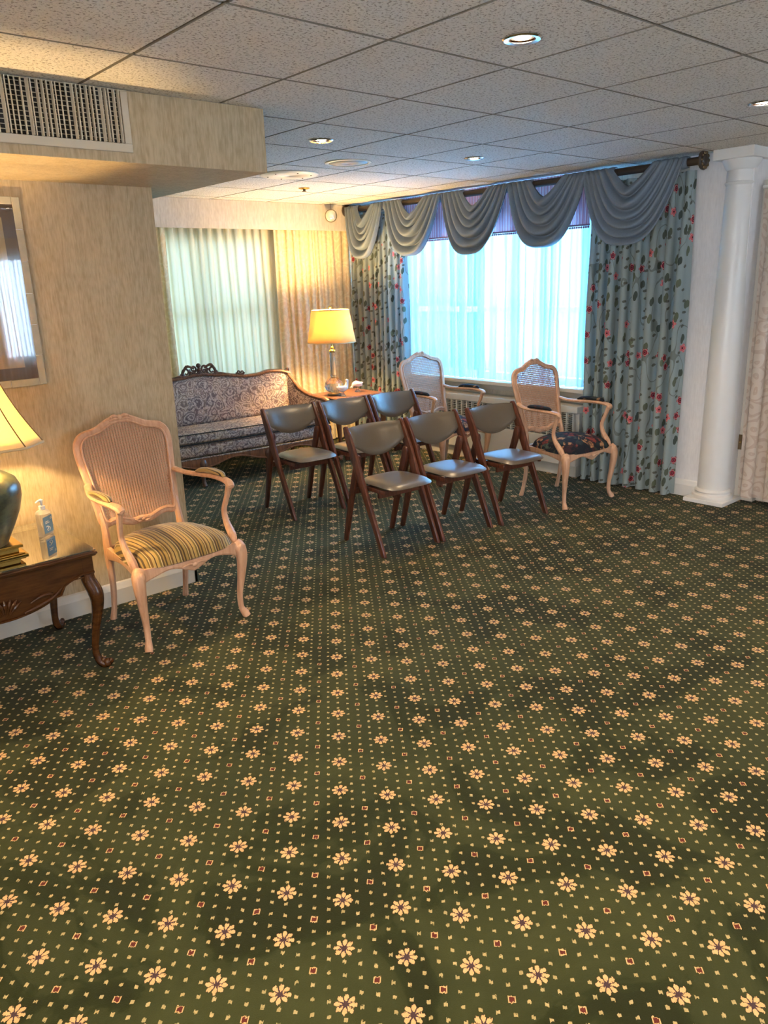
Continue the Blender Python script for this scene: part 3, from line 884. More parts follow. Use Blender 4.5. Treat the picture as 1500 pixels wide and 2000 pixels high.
for i, ((x, y), a, lb, g) in enumerate(FC):
    o = fc if i == 0 else copy_tree(fc)
    o.location = (x, y, 0); o.rotation_euler = (0, 0, radians(a)); o.scale = (.955, 1, 1)
    tag(o, lb, 'chair', 'brown folding chairs in two rows')

# ------------------------------------------------------------------ carved cane armchairs
BACKH = [(0, .500), (.05, .496), (.10, .512), (.15, .520), (.190, .512), (.207, .535), (.214, .60), (.226, .70), (.240, .80), (.247, .86), (.244, .905), (.228, .935), (.200, .952), (.165, .958), (.125, .968), (.085, .988), (.045, 1.003), (0, 1.008)]
def back_y(z): return .205 + max(0, z - .42) * .235 + .0
def half_at(z, inset=0.0):
    """half width of the caned opening at height z"""
    pts = [(x - inset * (1 if x > .02 else 0), zz) for x, zz in BACKH]
    xs_ = []
    for (xa, za), (xb, zb) in zip(pts[:-1], pts[1:]):
        if (za - z) * (zb - z) <= 0 and abs(za - zb) > 1e-9:
            t_ = (z - za) / (zb - za); xs_.append(xa + (xb - xa) * t_)
    return xs_
def make_fauteuil(seatmat, padmat, pad_label=None):
    r = empty('armchair')
    W = 'pickled'
    # back frame: closed moulded ring
    ring = [(x, z) for x, z in BACKH]
    loop = [(x, back_y(z), z) for x, z in ring] + [(-x, back_y(z), z) for x, z in ring[-2:0:-1]]
    loop = catmull(loop + [loop[0]], 3)[:-1]
    b = MB().tube(loop, .0175, 8, closed=True, up=(0, 1, 0), sq=(.85, 1.12))
    bf_ = b.build('back_frame', W, r)
    inner = [(x * .93, back_y(z) - .013, .5 + (z - .5) * .955 + .012) for x, z in ring] + [(-x * .93, back_y(z) - .013, .5 + (z - .5) * .955 + .012) for x, z in ring[-2:0:-1]]
    inner = catmull(inner + [inner[0]], 3)[:-1]
    MB().tube(inner, .006, 6, closed=True, up=(0, 1, 0)).build('bead_moulding', W, bf_)
    # carved crest and lower cartouche
    for zc, sc, yo in ((1.012, 1.0, -.010), (.497, .8, -.012)):
        c = MB()
        y_ = back_y(zc) + yo
        c.ball((0, y_, zc + .004 * sc), (.020 * sc, .010, .014 * sc), 10, 7)
        for s in (-1, 1):
            c.tube([(s * .008, y_, zc + .008), (s * .03 * sc, y_ - .003, zc + .012), (s * .055 * sc, y_, zc + .002), (s * .085 * sc, y_, zc - .012 * sc * (1 if zc > .8 else -1))], [.007, .011, .008, .003], 8, 3)
            c.tube([(s * .01, y_ - .004, zc - .004), (s * .035 * sc, y_ - .006, zc - .002), (s * .06 * sc, y_ - .004, zc - .012 * (1 if zc > .8 else -1))], [.005, .007, .003], 8, 3)
            c.ball((s * .048 * sc, y_ - .006, zc + .008), .006, 8, 5)
        c.build('crest_carving' if zc > .8 else 'lower_carving', W, bf_)
    # cane: real strands, upright and level, with diagonals
    def edge(z): 
        xs_ = half_at(z); return (max(xs_) - .010) if xs_ else 0
    zlo, zhi = .506, 1.0
    cn = MB(); p = .0142; w = .0037
    k = 0
    z = zlo + .012
    while z < zhi - .004:
        h = edge(z)
        if h > .02: cn.box(-h, h, back_y(z) - .001, back_y(z) + .0008, z - w, z + w)
        z += p
    x = -.240
    while x <= .2401:
        zz = [zlo + .004 * q for q in range(int((zhi - zlo) / .004))]
        ok = [q for q in zz if edge(q) > abs(x)]
        if len(ok) > 4:
            z0, z1 = min(ok), max(ok)
            bb = len(cn.v)
            for zq in (z0, z1):
                yq = back_y(zq)
                cn.v += [(x - w, yq - .002, zq), (x + w, yq - .002, zq), (x + w, yq + .0003, zq), (x - w, yq + .0003, zq)]
            cn.f += [(bb, bb + 1, bb + 5, bb + 4), (bb + 1, bb + 2, bb + 6, bb + 5), (bb + 2, bb + 3, bb + 7, bb + 6), (bb + 3, bb, bb + 4, bb + 7)]
        x += p
    cn.build('cane_panel', 'cane', r, smooth=False, kind='stuff')
    # stiles from back frame down, with rear legs
    for s in (-1, 1):
        MB().tube([(s * .212, .330 - .045, .70), (s * .205, .222, .52), (s * .208, .205, .42), (s * .210, .203, .34), (s * .207, .205, .20), (s * .208, .228, .07), (s * .212, .248, 0.0)],
                  [.012, .018, .023, .022, .017, .015, .018], 8, 4, up=(0, 1, 0), sq=(1.0, .95)).build('rear_leg', W, r)
        # cabriole front leg
        MB().tube([(s * .262, -.222, .400), (s * .275, -.238, .372), (s * .280, -.246, .32), (s * .272, -.238, .22), (s * .262, -.226, .12), (s * .262, -.228, .05), (s * .272, -.244, .018), (s * .278, -.252, 0.0)],
                  [.026, .033, .029, .021, .0155, .0145, .020, .019], 10, 4, up=(0, 1, 0)).build('front_leg', W, r)
        # arm, scroll and swept-back support
        arm = MB().tube([(s * .236, back_y(.70) - .002, .715), (s * .262, .20, .700), (s * .292, .10, .698), (s * .306, .0, .702), (s * .304, -.10, .700), (s * .296, -.165, .692), (s * .290, -.188, .676)],
                        [.017, .016, .017, .018, .018, .020, .016], 8, 4, up=(0, 0, 1), sq=(.8, 1.15)).build('arm', W, r)
        MB().ball((s * .294, -.176, .680), (.021, .019, .019), 10, 8).build('arm_scroll', W, arm)
        MB().tube([(s * .292, -.170, .682), (s * .288, -.146, .62), (s * .280, -.122, .55), (s * .276, -.138, .49), (s * .272, -.186, .43), (s * .268, -.205, .395)],
                  [.018, .014, .014, .017, .022, .018], 8, 4, up=(0, 1, 0)).build('arm_support', W, r)
        pd = MB().tube([(s * .285, .125, .713), (s * .297, .09, .722), (s * .305, .03, .727), (s * .307, -.03, .727), (s * .305, -.085, .724), (s * .302, -.115, .714)], [.008, .020, .024, .024, .020, .008], 8, 3, up=(0, 0, 1), sq=(.6, 1.05)).build('arm_pad', padmat, r)
        # side seat rail
        top = []; bot = []
        b = MB()
        n = 12; vb_ = len(b.v)
        for i in range(n + 1):
            q = i / n; X = s * (.262 - .054 * q); Y = -.232 + .437 * q
            zb_ = .345 + .020 * sin(q * pi) - (.012 * cos(q * 2 * pi) * .5)
            for dx, z_ in ((.012, .405), (.012, zb_), (-.010, zb_), (-.010, .405)): b.v.append((X + s * dx, Y, z_))
        for i in range(n):
            for k in range(4):
                a0 = vb_ + i * 4 + k; a1 = vb_ + i * 4 + (k + 1) % 4
                b.f.append((a0, a1, a1 + 4, a0 + 4))
        b.f.append((vb_, vb_ + 1, vb_ + 2, vb_ + 3)); b.f.append((vb_ + n * 4 + 3, vb_ + n * 4 + 2, vb_ + n * 4 + 1, vb_ + n * 4))
        b.build('seat_rail', W, r, bevel=.002)
    # serpentine front rail (bowed forward) and rear rail
    b = MB(); n = 28; vb_ = 0
    for i in range(n + 1):
        a = -1 + 2 * i / n; X = a * .262
        Y = -.232 - .022 * (1 - a * a)
        zb_ = .352 - .018 * cos(a * pi * 2) * (1 - abs(a)) - .020 * abs(a) ** 6 + .010 * sin(abs(a) * pi)
        for dy, z_ in ((-.012, .402), (-.014, zb_ + .008), (-.010, zb_), (.012, zb_), (.012, .402)): b.v.append((X, Y + dy, z_))
    for i in range(n):
        for k in range(5):
            a0 = i * 5 + k; a1 = i * 5 + (k + 1) % 5
            b.f.append((a0, a1, a1 + 5, a0 + 5))
    b.f.append(tuple(range(5))); b.f.append(tuple(n * 5 + k for k in reversed(range(5))))
    fr_ = b.build('seat_rail', W, r, auto=30)
    c = MB(); 
    c.ball((0, -.270, .366), (.016, .007, .013), 8, 6)
    for s in (-1, 1):
        c.tube([(s * .01, -.269, .37), (s * .035, -.270, .376), (s * .065, -.268, .366)], [.005, .008, .003], 8, 3)
        MB().ball((s * .268, -.262, .375), (.014, .010, .022), 8, 6).build('knee_carving', W, fr_)
    c.build('rail_carving', W, fr_)
    MB().box(-.208, .208, .195, .215, .345, .405).build('seat_rail', W, r, smooth=False, bevel=.003)
    # domed upholstered seat
    def f(u, v):
        a = 2 * u - 1; q = v
        w = .286 - .070 * q; 
        m = max(abs(a), abs(2 * q - 1)); k = (abs(a) ** 5 + abs(2 * q - 1) ** 5) ** .2
        sc = m / k if k > 1e-6 else 1
        X = a * w * sc; qq = .5 + (q - .5) * sc
        Y = -.252 + .448 * qq - .020 * (1 - a * a) * (1 - q)
        h = (1 - m ** 3.2)
        dome = .398 + .056 * (1 - m ** 9) ** .6 + .050 * (1 - a * a) * (1 - (2 * q - 1) ** 2)
        return (X, Y, dome)
    b = MB().grid(f, 28, 24)
    b.grid(lambda u, v: (f(u, v)[0] * .98, f(u, v)[1], .395), 6, 6)
    b.build('seat_cushion', seatmat, r, auto=180)
    return r
a1 = make_fauteuil('stripes', 'stripes')
a1.location = (1.585, 3.515, 0); a1.rotation_euler = (0, 0, radians(3)); a1.scale = (1, 1, 1.0)
tag(a1, 'carved cane back armchair with gold striped seat beside the end table', 'armchair')
a2 = make_fauteuil('tapestry', 'tapestry')
a2.location = (4.815, 3.455, 0); a2.rotation_euler = (0, 0, radians(-5)); a2.scale = (.96, 1, 1)
tag(a2, 'carved cane back armchair with dark floral seat beside the floral drape', 'armchair', 'cane armchairs by the window')
a3 = copy_tree(a2)
a3.location = (4.83, 4.72, 0); a3.rotation_euler = (0, 0, radians(-3))
tag(a3, 'carved cane back armchair behind the folding chairs, far end of the window', 'armchair', 'cane armchairs by the window')

# ------------------------------------------------------------------ sofa
sofa = empty('sofa', (3.40, 6.17, 0), radians(-4.5), 'carved wood frame sofa in mauve paisley fabric against the back curtains', 'sofa')
def lin(x, pts):
    for (a, p), (b_, q) in zip(pts[:-1], pts[1:]):
        if a <= x <= b_:
            t_ = (x - a) / (b_ - a); t_ = t_ * t_ * (3 - 2 * t_); return p + (q - p) * t_
    return pts[-1][1]
TOP = [(0, .880), (.22, .862), (.36, .842), (.46, .825), (.58, .828), (.70, .850), (.82, .842), (.92, .815), (.96, .810)]
def topz(x): return lin(abs(x), TOP)
xs_ = [-.93 + 1.86 * i / 60 for i in range(61)]
# backrest: padded panel, leaning back
def sbk(sign):
    def f(u, v):
        x = -.90 + 1.80 * u
        zt = topz(x) - .012; z = .43 + (zt - .43) * v
        e = max(abs(2 * u - 1) ** 12, abs(2 * v - 1) ** 8)
        y = .205 + (z - .43) * .20 + .03 * (1 - abs(2 * u - 1) ** 3) * 0
        return (x, y + (-(.045) * (1 - e) if sign > 0 else .04), z)
    return f
b = MB(); b.grid(sbk(1), 60, 14); b.grid(sbk(-1), 60, 4)
b.build('backrest', 'paisley', sofa, auto=180)
def toprail(x): return (x, .205 + (topz(x) - .43) * .20 + .005, topz(x))
cr = MB().tube([toprail(x) for x in xs_], .020, 8, up=(0, 0, 1), sq=(.9, 1.5)).build('crest_rail', 'sofa_wood', sofa)
c = MB()
def sp(cx, cz, r, dirn, w=.012, turns=1.4, y=None):
    pts = []; n = 16
    yy = toprail(cx)[1] - .01 if y is None else y
    for i in range(n + 1):
        q = i / n; a = dirn * (q * turns * 2 * pi) + (pi if dirn > 0 else 0)
        rr = r * (1 - .72 * q)
        pts.append((cx + rr * cos(a), yy - .008 * q, cz + rr * sin(a)))
    c.tube(pts, [w * (1 - .45 * i / n) for i in range(n + 1)], 8)
for s in (-1, 1):
    sp(s * .125, .912, .048, s, .013); sp(s * .055, .935, .038, -s, .012); sp(s * .030, .905, .026, s, .009)
    sp(s * .165, .890, .025, -s, .010)
    c.tube([(s * .17, toprail(.17)[1] - .01, .875), (s * .12, toprail(.1)[1] - .02, .962), (s * .05, toprail(.1)[1] - .02, .94)], [.008, .014, .008], 8, 4)
    c.tube([(s * .28, toprail(.28)[1] - .012, .862), (s * .20, toprail(.2)[1] - .016, .876), (s * .12, toprail(.1)[1] - .018, .87), (0, toprail(0)[1] - .02, .885)], [.006, .013, .013, .009], 8, 4)
c.ball((0, toprail(0)[1] - .012, .962), (.024, .016, .022), 10, 8); c.ball((0, toprail(0)[1] - .016, .925), (.022, .016, .020), 10, 8)
c.build('crest_carving', 'sofa_carve', cr)
for s in (-1, 1):
    c = MB()
    sp(s * .385, .868, .020, 1, .009); sp(s * .425, .864, .020, -1, .009)
    c.tube([(s * .36, toprail(.36)[1] - .014, .842), (s * .40, toprail(.4)[1] - .018, .850), (s * .455, toprail(.45)[1] - .014, .822)], [.006, .012, .005], 8, 4)
    c.build('rail_scroll', 'sofa_carve', cr)
    c = MB(); sp(s * .905, .848, .020, s, .012, 1.2)
    c.tube([toprail(s * .90), (s * .925, toprail(.9)[1], .83)], [.018, .014], 8); c.build('corner_scroll', 'sofa_carve', cr)
# seat cushion, lower band
def pad(x0, x1, y0, y1, z0, z1, r, bow=0.0):
    b = MB()
    def f(u, v):
        # v wraps around the section
        th = 2 * pi * v; cc, ss = cos(th), sin(th)
        e = 5.0; k = (abs(cc) ** e + abs(ss) ** e) ** (-1 / e)
        yy = (y0 + y1) / 2 + (y1 - y0) / 2 * cc * k; zz = (z0 + z1) / 2 + (z1 - z0) / 2 * ss * k
        ed = min(1, (1 - abs(2 * u - 1)) * (x1 - x0) / 2 / r); sh = (1 - (1 - ed) ** 2) ** .5 if ed < 1 else 1
        yy = (y0 + y1) / 2 + (yy - (y0 + y1) / 2) * (.75 + .25 * sh); zz = (z0 + z1) / 2 + (zz - (z0 + z1) / 2) * (.55 + .45 * sh)
        X = x0 + (x1 - x0) * u
        yy -= bow * (1 - (2 * u - 1) ** 2)
        return (X, yy, zz)
    b.grid(f, 48, 36)
    return b
cu = pad(-.90, .90, -.30, .18, .368, .470, .05, .02).build('seat_cushion', 'paisley', sofa, auto=180)
pp = MB()
for zz in (.376, .462):
    pp.tube([(x, -.297 - .02 * (1 - (x / .9) ** 2), zz) for x in [-.86 + 1.72 * i / 20 for i in range(21)]], .0045, 6)
pp.build('piping', 'dark', cu)
pad(-.94, .94, -.29, .20, .245, .372, .05, .02).build('seat_base', 'paisley', sofa, auto=180)
# wooden apron with scallops
def apz(x):
    a = abs(x); return .190 + .030 * cos(a * 2 * pi / .62) + (.03 if a > .93 else 0)
n = 60; top = [(-.95 + 1.9 * i / n, .258) for i in range(n + 1)]; bot = [(x, apz(x)) for x, _ in top]
ap = MB().strip(top, bot, -.318, -.292)
ap.v = [(x, y - .02 * (1 - (x / .95) ** 2), z) for x, y, z in ap.v]
apo = ap.build('apron', 'sofa_wood', sofa, bevel=.004)
MB().tube([(x, -.320 - .02 * (1 - (x / .95) ** 2), apz(x) + .008) for x, _ in bot], .007, 6).build('bead_moulding', 'sofa_wood', apo)
MB().tube([(x, -.318 - .02 * (1 - (x / .95) ** 2), .256) for x, _ in bot], .006, 6).build('gimp_trim', 'paisley', apo)
for lx in (-.94, -.31, .31, .94):
    MB().tube([(lx, -.30, .235), (lx, -.325, .20), (lx, -.325, .15), (lx, -.305, .08), (lx, -.31, .03), (lx, -.33, 0)], [.034, .036, .028, .017, .018, .022], 10, 4).build('front_leg', 'sofa_carve', sofa)
for lx in (-.90, .90):
    MB().tube([(lx, .24, .40), (lx, .24, .2), (lx, .27, 0)], [.026, .022, .018], 8, 3).build('rear_leg', 'sofa_wood', sofa)
for s in (-1, 1):
    am = empty('arm'); am.parent = sofa
    MB().tube([(s * .915, .275, .805), (s * .935, .22, .745), (s * .958, .13, .665), (s * .985, .02, .618), (s * 1.005, -.12, .600), (s * 1.010, -.22, .596), (s * 1.005, -.285, .575)],
              [.018, .019, .020, .021, .024, .026, .022], 10, 4, up=(0, 0, 1), sq=(.85, 1.1)).build('arm_rail', 'sofa_wood', am)
    c = MB(); c.tube([(s * 1.005, -.285, .585), (s * 1.0, -.30, .54), (s * .985, -.270, .48), (s * .965, -.262, .42), (s * .955, -.29, .34), (s * .95, -.31, .25)], [.024, .022, .018, .020, .024, .026], 10, 4)
    c.build('arm_support', 'sofa_carve', am)
    b = MB()
    def f(u, v):
        y = .255 - .52 * u; 
        zt = lin(-y, [(-.275, .785), (-.13, .655), (-.02, .610), (.12, .590), (.30, .575)])
        xo = .915 + .085 * min(1, max(0, (.275 - y) / .5)) ** .8
        z = .36 + (zt - .36) * v
        return (s * (xo - .022 - .02 * sin(pi * v)), y, z)
    b.grid(f, 20, 8)
    b.grid(lambda u, v: (f(u, v)[0] + s * .05 * (1 if True else 0), f(u, v)[1], f(u, v)[2]), 20, 8)
    b.build('arm_panel', 'paisley', am, auto=180)

# ------------------------------------------------------------------ far end table, crystal lamp, doves
def cabriole(b, x, y, h, sx, sy, r):
    d = r
    b.tube([(x, y, h), (x + sx * .004, y + sy * .004, h * .93), (x + sx * .020, y + sy * .020, h * .80), (x + sx * .020, y + sy * .020, h * .66), (x + sx * .004, y + sy * .004, h * .42), (x - sx * .008, y - sy * .008, h * .18), (x, y, h * .07), (x + sx * .016, y + sy * .016, h * .03), (x + sx * .030, y + sy * .030, .022)],
           [d * 1.1, d * 1.15, d * 1.25, d * 1.0, d * .72, d * .62, d * .70, d * .75, d * .55], 10, 4)
def end_table(name, loc, rz, w, dep, h, label, carved=True, glass=True, wood_='walnut', w_neg=None):
    t = empty(name, loc, rz, label, 'table'); hw, hd = w / 2, dep / 2
    b = MB()
    prof = [(0, 0), (.012, .004), (.014, .012), (.010, .020), (.004, .024), (0, .026)]
    b.box(-hw + .012, hw - .012, -hd + .012, hd - .012, h - .028, h - .002)
    for k, (o_, z_) in enumerate(((.0, 0), (.006, .008))):
        b.box(-hw + .006 - o_, hw - .006 + o_, -hd + .006 - o_, hd - .006 + o_, h - .026 + z_, h - .012 + z_ * .5)
    tp = b.build('table_top', wood_, t, smooth=False, bevel=.005)
    if glass: MB().box(-hw + .006, hw - .006, -hd + .006, hd - .006, h - .0015, h + .0045).build('glass_top', 'tableglass', t, smooth=False, bevel=.001)
    n = 40
    def ab(q):
        a = abs(q)
        return h - .135 - .085 * (cos(min(a / .62, 1) * pi / 2)) ** .5 * (1 if a < .62 else 0) + (.018 * math.exp(-((a - .60) / .04) ** 2)) * -1 + .028 * (a > .64) * min(1, (a - .64) / .2)
    for s in (-1, 1):
        L = hw - .02
        top = [(-L + 2 * L * i / n, h - .03) for i in range(n + 1)]; bot = [(x, ab(x / L)) for x, _ in top]
        y0, y1 = sorted((s * (hd - .024), s * (hd - .042)))
        apn = MB().strip(top, bot, y0, y1).build('apron', wood_, t, auto=30)
        bd = MB().tube([(x, s * (hd - .022), z + .006) for x, z in bot], .006, 6); bd.build('bead_moulding', wood_, apn)
        bx = MB(); 
        for zz in (h - .118,):
            for e in (-1, 1): 
                xa, xb = sorted((e * .60 * L, e * .96 * L)); bx.box(xa, xb, min(s * (hd - .023), s * (hd - .027)), max(s * (hd - .023), s * (hd - .019)), zz, zz + .005)
        bx.build('panel_moulding', wood_, apn, smooth=False)
        if carved and s < 0:
            c = MB(); yy = -hd + .020
            for k in range(7):
                a = (k - 3) * .30
                c.tube([(.02 * sin(a), yy, h - .19), (.055 * sin(a), yy - .006, h - .185 + .04 * cos(a)), (.085 * sin(a), yy, h - .18 + .055 * cos(a))], [.004, .009, .004], 8, 3)
            for e in (-1, 1):
                c.tube([(e * .07, yy, h - .20), (e * .13, yy - .004, h - .185), (e * .19, yy - .003, h - .165), (e * .235, yy, h - .135)], [.006, .011, .009, .004], 8, 4)
                c.tube([(e * .10, yy, h - .165), (e * .15, yy - .004, h - .145), (e * .19, yy - .003, h - .15), (e * .18, yy, h - .170)], [.004, .008, .008, .004], 8, 4)
            c.build('shell_carving', wood_, apn)
        top = [(-hd + .03 + (dep - .06) * i / n, h - .03) for i in range(n + 1)]
        Ls = hd - .03; bot = [(x, h - .135 - .03 * cos(x / Ls * pi / 2)) for x, _ in top]
        sb = MB().strip(top, bot, -.009, .009); sb.v = [(s * (hw - .034) + y, x, z) for x, y, z in sb.v]; sb.build('side_apron', wood_, t, auto=30)
    for sx in (-1, 1):
        for sy in (-1, 1):
            b = MB(); b.box(*sorted((sx * (hw - .066), sx * (hw - .022))), *sorted((sy * (hd - .066), sy * (hd - .022))), h - .14, h - .03)
            cabriole(b, sx * (hw - .046), sy * (hd - .046), h - .11, sx, sy, .026)
            lg = b.build('leg', wood_, t, auto=50)
            c = MB(); fx, fy = sx * (hw - .020), sy * (hd - .020)
            c.ball((fx, fy, .021), (.019, .019, .021), 10, 8)
            c.ball((fx + sx * .012, fy + sy * .012, .030), (.012, .012, .014), 8, 6); c.ball((fx - sx * .012, fy - sy * .012, .030), (.014, .014, .018), 8, 6)
            c.build('scroll_foot', wood_, lg)
    return t
end_table('end_table', (.745, 3.545, 0), 0, .80, .63, .560, 'dark carved end table with glass top under the green lamp')
end_table('end_table', (4.76, 6.00, 0), radians(-4), .58, .50, .600, 'wooden end table in the corner under the crystal lamp', carved=False, glass=False, wood_='sofa_wood')

# crystal lamp
cl = empty('table_lamp', (4.59, 5.985, .600), 0, 'crystal table lamp with cream tapered shade in the back corner', 'lamp')
MB().lathe([(.060, 0), (.066, .006), (.064, .016), (.050, .022), (.040, .028)], 24).build('base', 'oldbrass', cl)
MB().lathe([(.038, .028), (.060, .036), (.082, .060), (.092, .090), (.084, .122), (.058, .150), (.036, .166), (.028, .178), (.034, .184), (.030, .192), (.026, .30), (.024, .375), (.030, .400), (.026, .410)], 14).build('crystal_body', 'crystal', cl, auto=12)
b = MB()
for k in range(14):
    a = 2 * pi * k / 14
    for d in (-1, 1): b.tube([(.056 * cos(a), .056 * sin(a), .036), (.0925 * cos(a + d * .25), .0925 * sin(a + d * .25), .09), (.060 * cos(a + d * .5), .060 * sin(a + d * .5), .148)], .0016, 4, 3)
b.build('cut_ridges', 'crystal', cl, kind='stuff')
MB().lathe([(.026, .408), (.032, .414), (.032, .424), (.018, .432), (.010, .440), (.016, .448), (.014, .456), (.008, .462), (.008, .52)], 20).build('neck', 'brass', cl)
def tapered_shade(parent, cz0, cz1, hw0, hd0, hw1, hd1, cut, flare, mat, trim):
    def ringp(hw, hd, c):
        return [(hw, -hd + c), (hw, hd - c), (hw - c, hd), (-hw + c, hd), (-hw, hd - c), (-hw, -hd + c), (-hw + c, -hd), (hw - c, -hd)]
    n = 8; b = MB(); K = 12
    for j in range(K + 1):
        q = j / K; e = 1 - q
        sc = e ** (1 + flare)
        hw = hw1 + (hw0 - hw1) * sc; hd = hd1 + (hd0 - hd1) * sc; z = cz0 + (cz1 - cz0) * q
        for p in ringp(hw, hd, cut * (hw / hw0)): b.v.append((*p, z))
    for j in range(K):
        for k in range(n): b.f.append((j * n + k, j * n + (k + 1) % n, (j + 1) * n + (k + 1) % n, (j + 1) * n + k))
    sh = b.build('lamp_shade', mat, parent, solid=.002, auto=20)
    tr = MB()
    for z, hw, hd in ((cz0, hw0, hd0), (cz1, hw1, hd1)):
        P = ringp(hw + .001, hd + .001, cut * (hw / hw0)); tr.tube([(*p, z) for p in P], .0055, 6, closed=True)
    tr.build('trim_band', trim, sh)
    return sh, b, n, K
# round drum-ish shade for the crystal lamp
b = MB()
b.lathe([(.176, .795), (.193, .70), (.210, .60), (.228, .50)], 40, cap=False)
sh = b.build('lamp_shade', 'shade_far', cl, solid=.002)
b = MB(); 
for r_, z_ in ((.176, .797), (.2285, .500)): b.tube([(r_ * cos(2 * pi * k / 40), r_ * sin(2 * pi * k / 40), z_) for k in range(40)], .004, 6, closed=True)
b.build('trim_band', 'trim_tape', sh)
b = MB().ball((0, 0, .822), (.015, .015, .012), 10, 8); b.tube([(0, 0, .52), (0, 0, .81)], .003, 6); 
for a in (0, pi / 2, pi, 3 * pi / 2): b.tube([(0, 0, .795), (.175 * cos(a), .175 * sin(a), .795)], .0018, 5)
b.build('finial', 'brass', cl)
MB().ball((0, 0, .60), (.028, .028, .038), 12, 8).build('bulb', 'bulb_glow', cl)
def point(name, loc, w, col, r=.035, parent=None):
    l = bpy.data.lights.new(name, 'POINT'); l.energy = w; l.color = col; l.shadow_soft_size = r
    o = bpy.data.objects.new(name, l); COL.objects.link(o); o.location = loc
    if parent: o.parent = parent
    return o
point('lamp_light', (0, 0, .70), LAMP_FAR_W, LAMP_COL, .06, cl)

# porcelain doves
def dove(loc, rz, label, pose):
    t = empty('dove_figurine', loc, rz, label, 'figurine', 'porcelain doves on the corner table')
    MB().lathe([(.026, 0), (.028, .006), (.018, .016), (.012, .034), (.016, .050)], 12).build('glass_stand', 'crystal', t)
    b = MB()
    if pose: b.tube([(-.060, 0, .085), (-.030, 0, .068), (0, 0, .064), (.030, 0, .078), (.040, 0, .100), (.048, 0, .125), (.042, 0, .145)], [.006, .020, .028, .026, .017, .013, .010], 10, 4)
    else: b.tube([(-.050, 0, .062), (-.020, 0, .072), (.012, 0, .080), (.036, 0, .072), (.050, 0, .052)], [.008, .026, .030, .020, .009], 10, 4)
    bd = b.build('body', 'porcelain', t)
    b = MB()
    hx, hz = (.046, .146) if pose else (.054, .048)
    b.ball((hx, 0, hz), (.013, .011, .012), 10, 7); b.tube([(hx + .01, 0, hz), (hx + .024, 0, hz - .004)], [.005, .001], 6); b.build('head', 'porcelain', bd)
    for s in (-1, 1):
        MB().tube([(.02, s * .020, .082), (-.02, s * .026, .080), (-.055, s * .018, .088)], [.012, .014, .004], 8, 3, sq=(1, .45)).build('wing', 'porcelain', bd)
    return t
dove((4.60, 5.865, .600), radians(-20), 'white porcelain dove with raised neck in front of the crystal lamp', True)
dove((4.875, 5.98, .600), radians(150), 'white porcelain dove with lowered head at the right of the crystal lamp', False)

# near lamp with green ginger-jar body
gl = empty('table_lamp', (.745, 3.50, .5645), 0, 'green ceramic ginger jar lamp with ivory bell shade at the left edge', 'lamp')
b = MB()
for hw, z0_, z1_ in ((.160, 0, .008), (.150, .008, .014), (.130, .014, .036), (.146, .036, .050)): b.box(-hw, hw, -hw * .8, hw * .8, z0_, z1_)
b.build('base', 'brass', gl, smooth=False, bevel=.003)
MB().lathe([(.118, .050), (.130, .075), (.158, .130), (.185, .190), (.200, .250), (.201, .290), (.186, .325), (.150, .350), (.095, .368), (.060, .378), (.055, .395)], 40).build('jar_body', 'ginger', gl)
MB().lathe([(.058, .392), (.062, .398), (.050, .408), (.020, .416), (.014, .43), (.014, .47), (.010, .48), (.008, .60)], 20).build('neck', 'brass', gl)
sh, *_ = tapered_shade(gl, .470, .835, .292, .218, .150, .110, .10, .55, 'shade_warm', 'trim_tape')
def seam(k):
    pts = []
    for j in range(13):
        q = j / 12; e = (1 - q) ** 1.55; hw = .150 + .142 * e; hd = .110 + .108 * e; c_ = .10 * hw / .292
        P = [(hw, -hd + c_), (hw, hd - c_), (hw - c_, hd), (-hw + c_, hd), (-hw, hd - c_), (-hw, -hd + c_), (-hw + c_, -hd), (hw - c_, -hd)]
        pts.append((P[k][0] * 1.006, P[k][1] * 1.006, .470 + .365 * q))
    MB().tube(pts, .0028, 5).build('seam_trim', 'trim_dark', sh)
for k in range(8): seam(k)
MB().ball((0, 0, .60), (.03, .03, .04), 12, 8).build('bulb', 'bulb_glow', gl)
b = MB().tube([(0, 0, .60), (0, 0, .85)], .003, 6); b.ball((0, 0, .862), .014, 10, 8)
for a in (0, pi / 2, pi, 3 * pi / 2): b.tube([(0, 0, .835), (.147 * cos(a), .108 * sin(a), .835)], .002, 5)
b.build('finial', 'brass', gl)
point('lamp_light', (0, 0, .67), LAMP_NEAR_W, LAMP_COL, .02, gl)

# lamps and their tables added unseen behind the viewer to brighten the room
tb2 = [x for x in bpy.data.objects if x.name == 'end_table'][0]
for (x, y) in ((-1.75, -3.5), (4.9, -2.9), (-1.75, 2.2)):
    n_ = copy_tree(tb2); n_.location = (x, y, 0)
    g2 = copy_tree(gl); g2.location = (x, y, .5645)
    tag(n_, 'end table added under a fill lamp behind the viewer, outside the picture', 'table', 'end tables added for the fill lamps')
    tag(g2, 'green lamp added behind the viewer as fill light, outside the picture', 'lamp', 'fill lamps added behind the viewer')
    for ch in bpy.data.objects:
        if ch.parent == g2 and ch.type == 'LIGHT': ch.data = ch.data.copy(); ch.data.energy = LAMP_FILL_W

